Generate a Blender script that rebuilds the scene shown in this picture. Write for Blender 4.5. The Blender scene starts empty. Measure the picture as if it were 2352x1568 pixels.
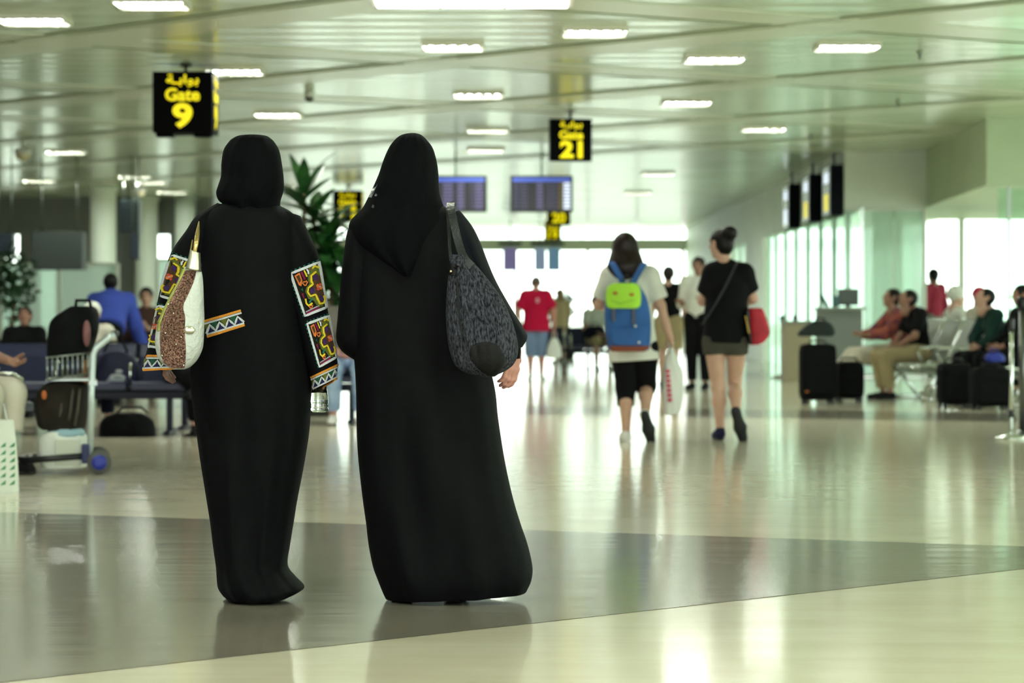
import bpy, bmesh, math, random
import numpy as np
from mathutils import Vector, Matrix
from mathutils.bvhtree import BVHTree

scene = bpy.context.scene
COL = scene.collection
random.seed(7)

# ------------------------------------------------------------------ camera
F, HZ, CX = 6533.3, 718.0, 1176.0          # focal length and horizon of the 2352x1568 frame
cam = bpy.data.cameras.new('camera')
cam.lens, cam.sensor_width = 100.0, 36.0
cam.shift_y = -66.0 / 2352.0
cam.clip_end = 400
cam.dof.use_dof = True
cam.dof.focus_distance = 9.75
cam.dof.aperture_fstop = 4.2
cam_ob = bpy.data.objects.new('camera', cam)
cam_ob.location = (0, 0, 1.0)
cam_ob.rotation_euler = (math.pi / 2, 0, 0)
COL.objects.link(cam_ob)
scene.camera = cam_ob

# ------------------------------------------------------------------ sky and exposure
world = bpy.data.worlds.new('sky')
scene.world = world
world.use_nodes = True
bg = world.node_tree.nodes['Background']
bg.inputs['Color'].default_value = (0.95, 1.0, 0.95, 1)
bg.inputs['Strength'].default_value = 4.1
scene.view_settings.view_transform = 'Standard'
scene.view_settings.look = 'None'
scene.view_settings.gamma = 1.0
scene.view_settings.use_curve_mapping = False
scene.view_settings.exposure = 0.55
scene.cycles.max_bounces = 6
scene.cycles.diffuse_bounces = 3
scene.cycles.glossy_bounces = 3
scene.cycles.transmission_bounces = 6
scene.cycles.transparent_max_bounces = 12
scene.cycles.sample_clamp_indirect = 6.0
scene.cycles.use_adaptive_sampling = True
scene.cycles.adaptive_threshold = 0.05
scene.cycles.caustics_reflective = False
scene.cycles.caustics_refractive = False
LAMP = 185.0                                  # strength of the ceiling lamps


def W(px, py, Y):
    return Vector(((px - CX) / F * Y, Y, 1.0 + (HZ - py) / F * Y))


# ------------------------------------------------------------------ materials
def lin(c):
    if isinstance(c, str):
        c = [int(c[i:i + 2], 16) / 255 for i in (0, 2, 4)]
    return tuple((v / 12.92 if v <= 0.04045 else ((v + 0.055) / 1.055) ** 2.4) for v in c)


MATS = {}


def mat(name, col, rough=0.6, metal=0.0, spec=0.5, vary=0.0, vscale=8.0, bump=0.0, bscale=40.0,
        stretch=(1, 1, 1), sheen=0.0, emit=0.0, alpha=None, trans=0.0, ior=1.45, coat=0.0, col2=None):
    if name in MATS:
        return MATS[name]
    m = bpy.data.materials.new(name)
    m.use_nodes = True
    nt = m.node_tree
    b = nt.nodes['Principled BSDF']
    c = lin(col)
    b.inputs['Base Color'].default_value = (*c, 1)
    b.inputs['Roughness'].default_value = rough
    b.inputs['Metallic'].default_value = metal
    b.inputs['Specular IOR Level'].default_value = spec
    b.inputs['IOR'].default_value = ior
    b.inputs['Coat Weight'].default_value = coat
    b.inputs['Coat Roughness'].default_value = 0.05
    b.inputs['Sheen Weight'].default_value = sheen
    if trans:
        b.inputs['Transmission Weight'].default_value = trans
    if emit:
        b.inputs['Emission Color'].default_value = (*c, 1)
        b.inputs['Emission Strength'].default_value = emit
    if alpha is not None:
        b.inputs['Alpha'].default_value = alpha
    if vary or bump or col2:
        tc = nt.nodes.new('ShaderNodeTexCoord')
        mp = nt.nodes.new('ShaderNodeMapping')
        mp.inputs['Scale'].default_value = stretch
        nt.links.new(tc.outputs['Object'], mp.inputs['Vector'])
    if vary or col2:
        n = nt.nodes.new('ShaderNodeTexNoise')
        n.inputs['Scale'].default_value = vscale
        n.inputs['Detail'].default_value = 5
        nt.links.new(mp.outputs['Vector'], n.inputs['Vector'])
        r = nt.nodes.new('ShaderNodeValToRGB')
        r.color_ramp.elements[0].position = 0.35
        r.color_ramp.elements[1].position = 0.65
        if col2:
            a0, a1 = c, lin(col2)
        else:
            a0 = tuple(v * (1 - vary) for v in c)
            a1 = tuple(min(1, v * (1 + vary)) for v in c)
        r.color_ramp.elements[0].color = (*a0, 1)
        r.color_ramp.elements[1].color = (*a1, 1)
        nt.links.new(n.outputs['Fac'], r.inputs['Fac'])
        nt.links.new(r.outputs['Color'], b.inputs['Base Color'])
    if bump:
        n2 = nt.nodes.new('ShaderNodeTexNoise')
        n2.inputs['Scale'].default_value = bscale
        n2.inputs['Detail'].default_value = 3
        nt.links.new(mp.outputs['Vector'], n2.inputs['Vector'])
        bp = nt.nodes.new('ShaderNodeBump')
        bp.inputs['Strength'].default_value = bump
        bp.inputs['Distance'].default_value = 0.02
        nt.links.new(n2.outputs['Fac'], bp.inputs['Height'])
        nt.links.new(bp.outputs['Normal'], b.inputs['Normal'])
    MATS[name] = m
    return m


def glass_mat(name, tint, reflect=0.12, frost=0.0):
    """thin pane: mostly see-through, a little mirror, optionally a milky translucent share"""
    if name in MATS:
        return MATS[name]
    m = bpy.data.materials.new(name)
    m.use_nodes = True
    nt = m.node_tree
    nt.nodes.clear()
    out = nt.nodes.new('ShaderNodeOutputMaterial')
    tr = nt.nodes.new('ShaderNodeBsdfTransparent')
    tr.inputs['Color'].default_value = (*lin(tint), 1)
    gl = nt.nodes.new('ShaderNodeBsdfGlossy')
    gl.inputs['Roughness'].default_value = 0.04
    mx = nt.nodes.new('ShaderNodeMixShader')
    mx.inputs[0].default_value = reflect
    cur = tr.outputs[0]
    if frost:
        tl = nt.nodes.new('ShaderNodeBsdfTranslucent')
        tl.inputs['Color'].default_value = (*lin(tint), 1)
        df = nt.nodes.new('ShaderNodeBsdfDiffuse')
        df.inputs['Color'].default_value = (*lin(tint), 1)
        m1 = nt.nodes.new('ShaderNodeMixShader')
        m1.inputs[0].default_value = 0.45
        nt.links.new(tl.outputs[0], m1.inputs[1])
        nt.links.new(df.outputs[0], m1.inputs[2])
        m2 = nt.nodes.new('ShaderNodeMixShader')
        m2.inputs[0].default_value = frost
        nt.links.new(tr.outputs[0], m2.inputs[1])
        nt.links.new(m1.outputs[0], m2.inputs[2])
        cur = m2.outputs[0]
    nt.links.new(cur, mx.inputs[1])
    nt.links.new(gl.outputs[0], mx.inputs[2])
    nt.links.new(mx.outputs[0], out.inputs[0])
    MATS[name] = m
    return m


# ------------------------------------------------------------------ mesh helpers
class MB:
    """collects shapes; build() links them as one mesh object"""

    def __init__(self):
        self.v, self.f, self.sm = [], [], []

    def add(self, vs, fs, smooth=False):
        o = len(self.v)
        self.v += [tuple(p) for p in vs]
        self.f += [tuple(i + o for i in f) for f in fs]
        self.sm += [smooth] * len(fs)
        return self

    def box(self, c, s, rz=0.0, bev=0.0, rx=0.0, ry=0.0):
        hx, hy, hz = s[0] / 2, s[1] / 2, s[2] / 2
        if bev <= 0:
            vs = [Vector((x, y, z)) for x in (-hx, hx) for y in (-hy, hy) for z in (-hz, hz)]
            fs = [(0, 1, 3, 2), (4, 6, 7, 5), (0, 4, 5, 1), (2, 3, 7, 6), (0, 2, 6, 4), (1, 5, 7, 3)]
        else:
            bm = bmesh.new()
            bmesh.ops.create_cube(bm, size=1)
            bmesh.ops.scale(bm, vec=s, verts=bm.verts)
            bmesh.ops.bevel(bm, geom=list(bm.edges), offset=min(bev, min(s) * .49), segments=2, affect='EDGES', profile=.6)
            bm.verts.index_update()
            vs = [v.co.copy() for v in bm.verts]
            fs = [[v.index for v in f.verts] for f in bm.faces]
            bm.free()
        M = Matrix.Translation(c) @ Matrix.Rotation(rz, 4, 'Z') @ Matrix.Rotation(ry, 4, 'Y') @ Matrix.Rotation(rx, 4, 'X')
        return self.add([M @ v for v in vs], fs, False)

    def tube(self, pts, r, n=10, cap=True):
        pts = [Vector(p) for p in pts]
        rs = r if isinstance(r, (list, tuple)) else [r] * len(pts)
        rings = []
        prev = None
        for i, p in enumerate(pts):
            d = (pts[min(i + 1, len(pts) - 1)] - pts[max(i - 1, 0)])
            d = d.normalized() if d.length else Vector((0, 0, 1))
            ref = prev if prev is not None else (Vector((0, 0, 1)) if abs(d.z) < .9 else Vector((1, 0, 0)))
            u = (ref - d * ref.dot(d))
            u = u.normalized() if u.length > 1e-6 else d.orthogonal().normalized()
            prev = u
            w = d.cross(u)
            rings.append([p + (u * math.cos(a) + w * math.sin(a)) * rs[i] for a in (2 * math.pi * k / n for k in range(n))])
        return self.loft(rings, cap)

    def loft(self, rings, cap=True, closed=True, smooth=True):
        n = len(rings[0])
        vs = [p for r in rings for p in r]
        fs = []
        for i in range(len(rings) - 1):
            for k in range(n if closed else n - 1):
                a, b = i * n + k, i * n + (k + 1) % n
                fs.append((a, b, b + n, a + n))
        o = len(self.f)
        self.add(vs, fs, smooth)
        if cap and closed:
            base = len(self.v) - len(vs)
            self.f.append(tuple(base + k for k in range(n))[::-1])
            self.f.append(tuple(base + (len(rings) - 1) * n + k for k in range(n)))
            self.sm += [False, False]
        return self

    def lathe(self, prof, n=20, c=(0, 0, 0), axis='Z', cap=True):
        rings = []
        for r, z in prof:
            ring = []
            for k in range(n):
                a = 2 * math.pi * k / n
                p = (r * math.cos(a), r * math.sin(a), z)
                if axis == 'X':
                    p = (z, p[0], p[1])
                if axis == 'Y':
                    p = (p[0], -z, p[1]) if False else (p[0], z, -p[1])
                ring.append(Vector(p) + Vector(c))
            rings.append(ring)
        return self.loft(rings, cap)

    def ball(self, c, r, n=12):
        r = r if isinstance(r, (tuple, list)) else (r, r, r)
        rings = []
        for i in range(1, n):
            t = math.pi * i / n
            rings.append([Vector((c[0] + r[0] * math.sin(t) * math.cos(a), c[1] + r[1] * math.sin(t) * math.sin(a), c[2] - r[2] * math.cos(t)))
                          for a in (2 * math.pi * k / (n + 4) for k in range(n + 4))])
        return self.loft(rings)

    def prism(self, pts, a, b):
        """closed outline pts (3d) swept by vectors a..b"""
        n = len(pts)
        vs = [Vector(p) + Vector(a) for p in pts] + [Vector(p) + Vector(b) for p in pts]
        fs = [tuple(range(n))[::-1], tuple(range(n, 2 * n))]
        fs += [(k, (k + 1) % n, n + (k + 1) % n, n + k) for k in range(n)]
        return self.add(vs, fs)

    def build(self, name, material, parent=None, subsurf=0, solid=0.0, xf=None):
        me = bpy.data.meshes.new(name)
        vs = self.v if xf is None else [tuple(xf @ Vector(p)) for p in self.v]
        me.from_pydata(vs, [], self.f)
        me.polygons.foreach_set('use_smooth', self.sm)
        bm = bmesh.new()
        bm.from_mesh(me)
        bmesh.ops.recalc_face_normals(bm, faces=bm.faces)
        bm.to_mesh(me)
        bm.free()
        me.materials.append(material)
        me.update()
        o = bpy.data.objects.new(name, me)
        COL.objects.link(o)
        if parent is not None:
            o.parent = parent
        if solid:
            s = o.modifiers.new('solid', 'SOLIDIFY')
            s.thickness = solid
        if subsurf:
            s = o.modifiers.new('sub', 'SUBSURF')
            s.levels = s.render_levels = subsurf
        return o


def tag(o, label=None, cat=None, group=None, kind=None):
    for k, v in (('label', label), ('category', cat), ('group', group), ('kind', kind)):
        if v:
            o[k] = v
    return o


def empty(name, loc, rz=0.0, label=None, cat=None, group=None):
    o = bpy.data.objects.new(name, None)
    o.empty_display_size = .1
    o.location = loc
    o.rotation_euler = (0, 0, rz)
    COL.objects.link(o)
    return tag(o, label, cat, group)


def copy_tree(o, parent=None):
    c = o.copy()
    COL.objects.link(c)
    if parent is not None:
        c.parent = parent
    for ch in [x for x in bpy.data.objects if x.parent == o]:
        copy_tree(ch, c)
    return c


def mesh_obj(name, V, faces, material, parent=None, smooth=True):
    me = bpy.data.meshes.new(name)
    me.from_pydata([tuple(map(float, p)) for p in V], [], [tuple(map(int, f)) for f in faces])
    me.polygons.foreach_set('use_smooth', [smooth] * len(me.polygons))
    me.materials.append(material)
    me.update()
    o = bpy.data.objects.new(name, me)
    COL.objects.link(o)
    if parent is not None:
        o.parent = parent
    return o


def smooth_rows(rows, n):
    """Catmull-Rom resampling of rows of numbers"""
    A = np.array(rows, float)
    m = len(A)
    out = []
    for i in range(n):
        t = i * (m - 1) / (n - 1)
        k = min(int(t), m - 2)
        u = t - k
        p0, p1, p2, p3 = A[max(k - 1, 0)], A[k], A[k + 1], A[min(k + 2, m - 1)]
        out.append(.5 * ((2 * p1) + (-p0 + p2) * u + (2 * p0 - 5 * p1 + 4 * p2 - p3) * u * u + (-p0 + 3 * p1 - 3 * p2 + p3) * u ** 3))
    return out


# ------------------------------------------------------------------ smooth solid modelling (distance fields -> mesh)
def cap(a, b, ra, rb=None, s=(1, 1, 1), f0=False, f1=False):
    return (np.array(a, np.float32), np.array(b, np.float32), ra, ra if rb is None else rb, s, f0, f1)


def field(P, prims, k):
    D = None
    for a, b, ra, rb, s, f0, f1 in prims:
        ba = b - a
        L2 = float(ba @ ba)
        pa = P - a
        if L2 > 1e-10:
            t = pa @ ba / L2
            h = np.clip(t, 0, 1)
            df = pa - h[..., None] * ba
        else:
            h = 0.0
            df = pa
        df = df / np.array(s, np.float32)
        d = (np.sqrt((df * df).sum(-1)) - (ra + (rb - ra) * h)) * min(s)
        if L2 > 1e-10:
            L = math.sqrt(L2)
            if f1:
                d = np.maximum(d, (t - 1) * L)
            if f0:
                d = np.maximum(d, -t * L)
        if D is None:
            D = d
        else:
            h = np.clip(.5 + .5 * (d - D) / k, 0, 1)
            D = d + (D - d) * h - k * h * (1 - h)
    return D


def solid(prims, vox, k=.03, warp=None):
    """returns vertices, quads of the smooth union"""
    lo = np.min([np.minimum(p[0], p[1]) - max(p[2], p[3]) * max(p[4]) for p in prims], 0) - 2 * vox
    hi = np.max([np.maximum(p[0], p[1]) + max(p[2], p[3]) * max(p[4]) for p in prims], 0) + 2 * vox
    n = np.ceil((hi - lo) / vox).astype(int) + 1
    ax = [(lo[i] + vox * np.arange(n[i])).astype(np.float32) for i in range(3)]
    P = np.stack(np.meshgrid(*ax, indexing='ij'), -1)
    D = field(P, prims, k)
    if warp is not None:
        D = D + warp(P)
    S = D < 0
    off = [(i, j, q) for i in (0, 1) for j in (0, 1) for q in (0, 1)]
    sl = lambda A, o: A[o[0]:A.shape[0] - 1 + o[0], o[1]:A.shape[1] - 1 + o[1], o[2]:A.shape[2] - 1 + o[2]]
    cnt = sum(sl(S, o).astype(np.int8) for o in off)
    act = (cnt > 0) & (cnt < 8)
    idx = -np.ones(act.shape, int)
    idx[act] = np.arange(act.sum())
    acc = np.zeros((act.sum(), 3))
    num = np.zeros(act.sum())
    for a in off:
        for d in range(3):
            if a[d] == 0:
                b = list(a)
                b[d] = 1
                d0, d1 = sl(D, a)[act], sl(D, b)[act]
                m = (d0 < 0) != (d1 < 0)
                t = np.where(m, d0 / np.where(m, d0 - d1, 1), 0)
                p = np.array(a, float)[None] + t[:, None] * (np.array(b) - np.array(a))[None]
                acc += np.where(m[:, None], p, 0)
                num += m
    V = (np.argwhere(act) + acc / num[:, None]) * vox + lo
    faces = []
    for d in range(3):
        e1, e2 = [(1, 2), (2, 0), (0, 1)][d]
        s0 = [slice(None)] * 3
        s1 = [slice(None)] * 3
        s0[d], s1[d] = slice(0, -1), slice(1, None)
        A, B = S[tuple(s0)], S[tuple(s1)]
        for flip in (False, True):
            E = np.argwhere((A & ~B) if not flip else (~A & B))
            if len(E) == 0:
                continue
            q = []
            for c1, c2 in ((-1, -1), (0, -1), (0, 0), (-1, 0)):
                C = E.copy()
                C[:, e1] += c1
                C[:, e2] += c2
                q.append(idx[C[:, 0], C[:, 1], C[:, 2]])
            q = np.stack(q, 1)
            faces.append(q[:, ::-1] if flip else q)
    return V, np.concatenate(faces)


def solid_obj(name, prims, vox, material, parent=None, k=.03, warp=None):
    V, Q = solid(prims, vox, k, warp)
    return mesh_obj(name, V, Q, material, parent)


def text_mesh(body, size, depth=.004, bold=0.0, align='CENTER'):
    cu = bpy.data.curves.new('txt', 'FONT')
    cu.body = body
    cu.size = size
    cu.extrude = depth
    cu.offset = bold
    cu.align_x = align
    cu.align_y = 'CENTER'
    cu.resolution_u = 4
    o = bpy.data.objects.new('txt', cu)
    COL.objects.link(o)
    dg = bpy.context.evaluated_depsgraph_get()
    me = bpy.data.meshes.new_from_object(o.evaluated_get(dg))
    bpy.data.objects.remove(o)
    bpy.data.curves.remove(cu)
    return me


def lettering(name, body, size, material, parent, loc, rot=(math.pi / 2, 0, 0), bold=0.0, wide=None, tall=None):
    me = text_mesh(body, size, bold=bold)
    xs = [v.co.x for v in me.vertices]
    ys = [v.co.y for v in me.vertices]
    cx, cy = (min(xs) + max(xs)) / 2, (min(ys) + max(ys)) / 2
    k = 1 if wide is None else wide / (max(xs) - min(xs))
    ky = k if tall is None else tall / (max(ys) - min(ys))
    M = Matrix.Translation(loc) @ Matrix.Rotation(rot[2], 4, 'Z') @ Matrix.Rotation(rot[0], 4, 'X') @ Matrix.Diagonal((k, ky, 1, 1)) @ Matrix.Translation((-cx, -cy, 0))
    me.transform(M)
    me.name = name
    me.materials.clear()
    me.materials.append(material)
    o = bpy.data.objects.new(name, me)
    COL.objects.link(o)
    o.parent = parent
    return o

# ------------------------------------------------------------------ the hall
ZC = 3.5                                     # ceiling height


def floor_mat(name, c1, c2, rough):
    m = mat(name, c1, rough, col2=c2, vscale=2.2, spec=.5)
    nt = m.node_tree
    b = nt.nodes['Principled BSDF']
    tc = nt.nodes.new('ShaderNodeTexCoord')
    mp = nt.nodes.new('ShaderNodeMapping')
    mp.inputs['Scale'].default_value = (.35, 1.6, 1)
    nt.links.new(tc.outputs['Object'], mp.inputs['Vector'])
    n = nt.nodes.new('ShaderNodeTexNoise')
    n.inputs['Scale'].default_value = 2.4
    n.inputs['Detail'].default_value = 2
    nt.links.new(mp.outputs['Vector'], n.inputs['Vector'])
    bp = nt.nodes.new('ShaderNodeBump')
    bp.inputs['Strength'].default_value = .25
    bp.inputs['Distance'].default_value = .006
    nt.links.new(n.outputs['Fac'], bp.inputs['Height'])
    nt.links.new(bp.outputs['Normal'], b.inputs['Normal'])
    return m


def ceiling_mat():
    m = mat('ceiling_panel', 'c8d7ba', .19, spec=.5, col2='d6e0c8', vscale=.7)
    nt = m.node_tree
    b = nt.nodes['Principled BSDF']
    tc = nt.nodes.new('ShaderNodeTexCoord')
    wv = nt.nodes.new('ShaderNodeTexWave')
    wv.bands_direction = 'Y'
    wv.inputs['Scale'].default_value = .52
    wv.inputs['Distortion'].default_value = .25
    wv.inputs['Detail'].default_value = 1
    nt.links.new(tc.outputs['Object'], wv.inputs['Vector'])
    bp = nt.nodes.new('ShaderNodeBump')
    bp.inputs['Strength'].default_value = .3
    bp.inputs['Distance'].default_value = .02
    nt.links.new(wv.outputs['Fac'], bp.inputs['Height'])
    nt.links.new(bp.outputs['Normal'], b.inputs['Normal'])
    return m


M_floor = floor_mat('floor_pale', 'd0c8b0', 'd8d1ba', .12)
M_floor_dark = floor_mat('floor_dark', '7d776b', '857f72', .12)
M_ceil = ceiling_mat()
M_band = mat('ceiling_band', 'd9e0cb', .27)
M_slot = mat('ceiling_slot', '8b9779', .4)
M_wall = mat('wall_cream', 'e3ebdf', .5, vary=.04, vscale=1.5)
M_wall_green = mat('wall_green', 'c2d2b2', .5, vary=.04, vscale=1.5)
M_wall_grey = mat('wall_grey', '4f5a52', .35, vary=.1, vscale=.8)
M_frame = mat('frame_white', 'd9ddd2', .4)
M_wall_back = mat('wall_back_grey', '6d7266', .3, vary=.1, vscale=.8)
M_chrome = mat('chrome', 'cfd6d2', .16, metal=1.0)
M_steel = mat('brushed_steel', '8d948f', .3, metal=1.0)
M_dark = mat('dark_plastic', '0e1215', .35)
M_glass = glass_mat('clear_pane', 'eef6f0', .06)
M_mint = glass_mat('mint_frosted_pane', 'e2f4ea', .08, frost=.7)
M_mint2 = glass_mat('mint_clear_pane', 'e2f7ec', .1, frost=.3)
M_conc = mat('apron_concrete', 'c9c9c0', .8, vary=.05)
M_tarmac = mat('outside_ground', 'b4b4aa', .9, vary=.08)


def struct(o, label=None):
    o['kind'] = 'structure'
    if label:
        o['label'] = label
    return o


fl = struct(MB().add([(-13.5, -9, 0), (11.5, -9, 0), (11.5, 84.4, 0), (-13.5, 84.4, 0)], [(0, 1, 2, 3)]).build('floor', M_floor), 'polished pale beige floor with a darker grey wedge')
# darker inlay wedge: two straight joints meeting on the right
L1 = lambda x: 9.09 + 1.01 * x
L2 = lambda x: 13.13 - .44 * x
z = .0012
inl = MB().add([(2.786, 11.904, z), (-9.2, L2(-9.2), z), (-13.4, L2(-13.4), z), (-13.4, L1(-13.4), z)], [(0, 1, 2, 3)])
inl.build('floor_inlay', M_floor_dark, fl)
z = .0010
for (x0, y0, x1, y1, wd) in ((-13.4, 34.0, 10.9, 23.3, 2.4), (-13.4, 52, 10.9, 41.3, 3.0)):
    MB().add([(x0, y0, z), (x1, y1, z), (x1, y1 + wd, z), (x0, y0 + wd, z)], [(0, 1, 2, 3)]).build('floor_inlay', M_floor_dark, fl)

struct(MB().add([(-60, 84.4, -.05), (60, 84.4, -.05), (60, 260, -.05), (-60, 260, -.05)], [(0, 1, 2, 3)]).build('apron_ground', M_tarmac), 'pale apron outside the end windows')
struct(MB().add([(11.5, -9, -.05), (60, -9, -.05), (60, 84.4, -.05), (11.5, 84.4, -.05)], [(0, 1, 2, 3)]).build('terrace_ground', M_conc), 'pale ground outside the gate lounge windows')

ce = struct(MB().box((-1, 37.7, ZC + .1), (25, 94, .2)).build('ceiling', M_ceil), 'glossy pale green metal ceiling with diagonal bands')


def diag(c, slope, w, zc, th, m, nm, off=0.0, y0=12.0, y1=84.0):
    """a straight ceiling strip along Y = c + slope*X"""
    xs = sorted(((y0 - c) / slope, (y1 - c) / slope))
    xa, xb = max(-13.0, xs[0]), min(10.9, xs[1])
    if xb - xa < 1:
        return
    a, b = Vector((xa, c + slope * xa, 0)), Vector((xb, c + slope * xb, 0))
    d = (b - a).normalized()
    n = Vector((-d.y, d.x, 0))
    if n.y < 0:
        n = -n
    mid = (a + b) / 2 + n * off
    MB().box((mid.x, mid.y, zc), ((b - a).length, w, th), rz=math.atan2(d.y, d.x)).build(nm, m, ce)


c = 15.8
while c < 47:
    diag(c, -1.08, .72, ZC - .005, .010, M_band, 'ceiling_band')
    diag(c, -1.08, .10, ZC - .004, .01, M_slot, 'ceiling_slot', off=-.52)
    c += 6.05
c = 10.7
while c < 42:
    diag(c, .65, .72, ZC - .004, .008, M_band, 'ceiling_band')
    diag(c, .65, .07, ZC - .003, .008, M_slot, 'ceiling_slot', off=.50)
    c += 6.0

# outer walls
struct(MB().box((-13.4, 27, 1.75), (.2, 72, 3.5)).build('wall_left', M_wall_grey), 'dark grey green side wall beyond the waiting area')
wbm = MB().box((-6.6, 73, 1.75), (.2, 22, 3.5))
slits = [(-13.3, -11.12), (-10.72, -10.28), (-9.92, -7.75), (-7.45, -6.5)]
for x0, x1 in slits:
    wbm.box(((x0 + x1) / 2, 62, 1.75), (x1 - x0, .2, 3.5))
for x0, x1 in ((-11.12, -10.72), (-10.28, -9.92), (-7.75, -7.45)):
    wbm.box(((x0 + x1) / 2, 62, 3.1), (x1 - x0, .2, .8)).box(((x0 + x1) / 2, 62, .2), (x1 - x0, .2, .4))
wb = struct(wbm.build('wall_back', M_wall_back), 'grey back wall with narrow bright window slits behind the columns')
for x0, x1 in ((-11.12, -10.72), (-10.28, -9.92), (-7.75, -7.45)):
    MB().box(((x0 + x1) / 2, 62, 1.55), (x1 - x0, .02, 2.3)).build('pane', M_glass, wb)
# lounge on the right: outer wall with a long window band, end wall with window
wr = struct(MB().box((11.1, 20.5, .2), (.2, 59, .4)).box((11.1, 20.5, 3.2), (.2, 59, .6)).build('wall_right', M_wall), 'white outer wall of the gate lounge with window band')
for i in range(20):
    y = -8.9 + i * 3.1
    MB().box((11.1, y, 1.65), (.14, .12, 2.5)).build('mullion', M_frame, wr)
    if i < 19:
        MB().box((11.1, y + 1.55, 1.65), (.02, 2.96, 2.5)).build('pane', M_glass, wr)
we = struct(MB().box((6.6, 50, 1.75), (.5, .2, 3.5)).box((9.0, 50, 3.3), (4.3, .2, .4)).box((10.9, 50, 1.75), (.3, .2, 3.5)).build('wall_end', M_wall), 'white end wall of the gate lounge around a bright window')
for x in (7.9, 9.3):
    MB().box((x, 50, 1.55), (.1, .14, 3.1)).build('mullion', M_frame, we)
for x0, x1 in ((6.85, 7.85), (7.95, 9.25), (9.35, 10.75)):
    MB().box(((x0 + x1) / 2, 50, 1.55), (x1 - x0, .02, 3.1)).build('pane', M_glass, we)

# bulkhead over the lounge entrance, slightly out of square
bh = MB().prism([(6.07, 36.4, 0), (11, 36.4, 0), (11, 49.9, 0), (6.41, 49.9, 0), (6.41, 44, 0)], (0, 0, 2.63), (0, 0, 3.5)).build('trim_1', M_wall_green)
struct(bh, 'pale green bulkhead above the gate lounge opening')
# wall from the portal to the far end, with tall glass strips
wp = MB().box((5.775, 44.1, 3.06), (1.27, .2, .88)).box((5.24, 64.2, 3.02), (.2, 40.2, .96)).box((5.24, 60.6, 1.27), (.2, 4.2, 2.54)).box((5.24, 75.8, 1.27), (.2, 16.5, 2.54)).build('wall_portal', M_wall)
struct(wp, 'white wall band carrying the gate screens')
for y0, y1 in ((44.4, 46.2), (46.3, 48.2), (48.3, 50.3), (50.4, 52.4), (52.5, 54.4), (54.5, 56.4), (56.5, 58.4), (62.8, 65.1), (65.2, 67.4)):
    MB().box((5.24, (y0 + y1) / 2, 1.27), (.02, y1 - y0, 2.54)).build('pane', M_mint2 if y0 < 60 else M_mint, wp)
    MB().box((5.24, y0 - .05, 1.27), (.08, .06, 2.54)).build('mullion', M_frame, wp)
# glass screen closing the lounge below the portal
gs = empty('glass_partition', (5.14, 44, 0), 0, 'mint frosted glass partition under the white portal beside the seats', 'partition')
for i, (x0, x1, m) in enumerate(((.0, .24, M_mint2), (.30, .76, M_mint), (.79, 1.27, M_mint))):
    MB().box(((x0 + x1) / 2, 0, 1.3), (x1 - x0, .025, 2.56)).build('pane', m, gs)
MB().box((.27, -.02, 1.32), (.05, .06, 2.62)).build('post', M_chrome, gs)
MB().box((1.24, -.02, 1.32), (.04, .05, 2.62)).build('post', M_frame, gs)
MB().box((.635, 0, 2.6), (1.27, .05, .05)).build('rail', M_frame, gs)
MB().box((.635, 0, .03), (1.27, .05, .05)).build('rail', M_frame, gs)
gs2 = empty('glass_partition', (6.2, 36.6, 0), 0, 'clear glass partition edge with thin dark post at the lounge entrance', 'partition')
MB().box((.55, 0, 1.3), (1.0, .02, 2.6)).build('pane', glass_mat('faint_pane', 'e6f7ec', .05), gs2)
MB().box((.19, -.02, 1.31), (.035, .05, 2.62)).build('post', M_steel, gs2)

# far window wall
w1 = struct(MB().box((-.68, 84.1, 3.01), (11.8, .25, .34)).build('window_1', mat('header_grey', 'cfd3c4', .5)), 'bright window wall closing the far end of the hall')
xs = [-6.4, -4.7, -3.0, -1.5, .1, 2.24, 3.7, 5.05]
for i, x in enumerate(xs):
    MB().box((x, 84.1, 1.42), (.10, .2, 2.84)).build('mullion', M_frame, w1)
    if i < len(xs) - 1:
        x1 = xs[i + 1]
        MB().box(((x + x1) / 2, 84.1, 1.42), (x1 - x - .16, .02, 2.84)).build('pane', M_glass, w1)
        MB().box(((x + x1) / 2, 84.1, 3.35), (x1 - x - .1, .02, .32)).build('pane', M_glass, w1)
MB().box((-.68, 84.08, .42), (11.5, .1, .07)).build('transom', M_frame, w1)

# round columns of the waiting area
for i, (x, y) in enumerate(((-8.05, 56.0), (-7.84, 61.0), (-7.8, 67.8), (-8.1, 45.0))):
    if i in (2, 3):
        continue
    o = MB().lathe([(.33, 0), (.33, .12), (.25, .14), (.25, 3.38), (.29, 3.40), (.29, 3.5)], 28, (0, 0, 0)).build('column', mat('column_white', 'e9f5e6', .3))
    o.location = (x, y, 0)
    tag(o, ('round pale column standing behind the blue shirted man', 'round pale column behind the dark hanging box')[i], 'column')
o = MB().lathe([(.30, 0), (.30, .12), (.22, .14), (.22, 3.5)], 28).build('column', MATS['column_white'])
o.location = (-6.95, 60.5, 0)
tag(o, 'slim pale column half hidden behind the embroidered sleeve', 'column')

# ------------------------------------------------------------------ ceiling lamps
M_lamp = mat('lamp_glow', 'f8fff2', .5, emit=LAMP)
M_lampframe = mat('lamp_frame', 'dfe0cf', .3)


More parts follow.
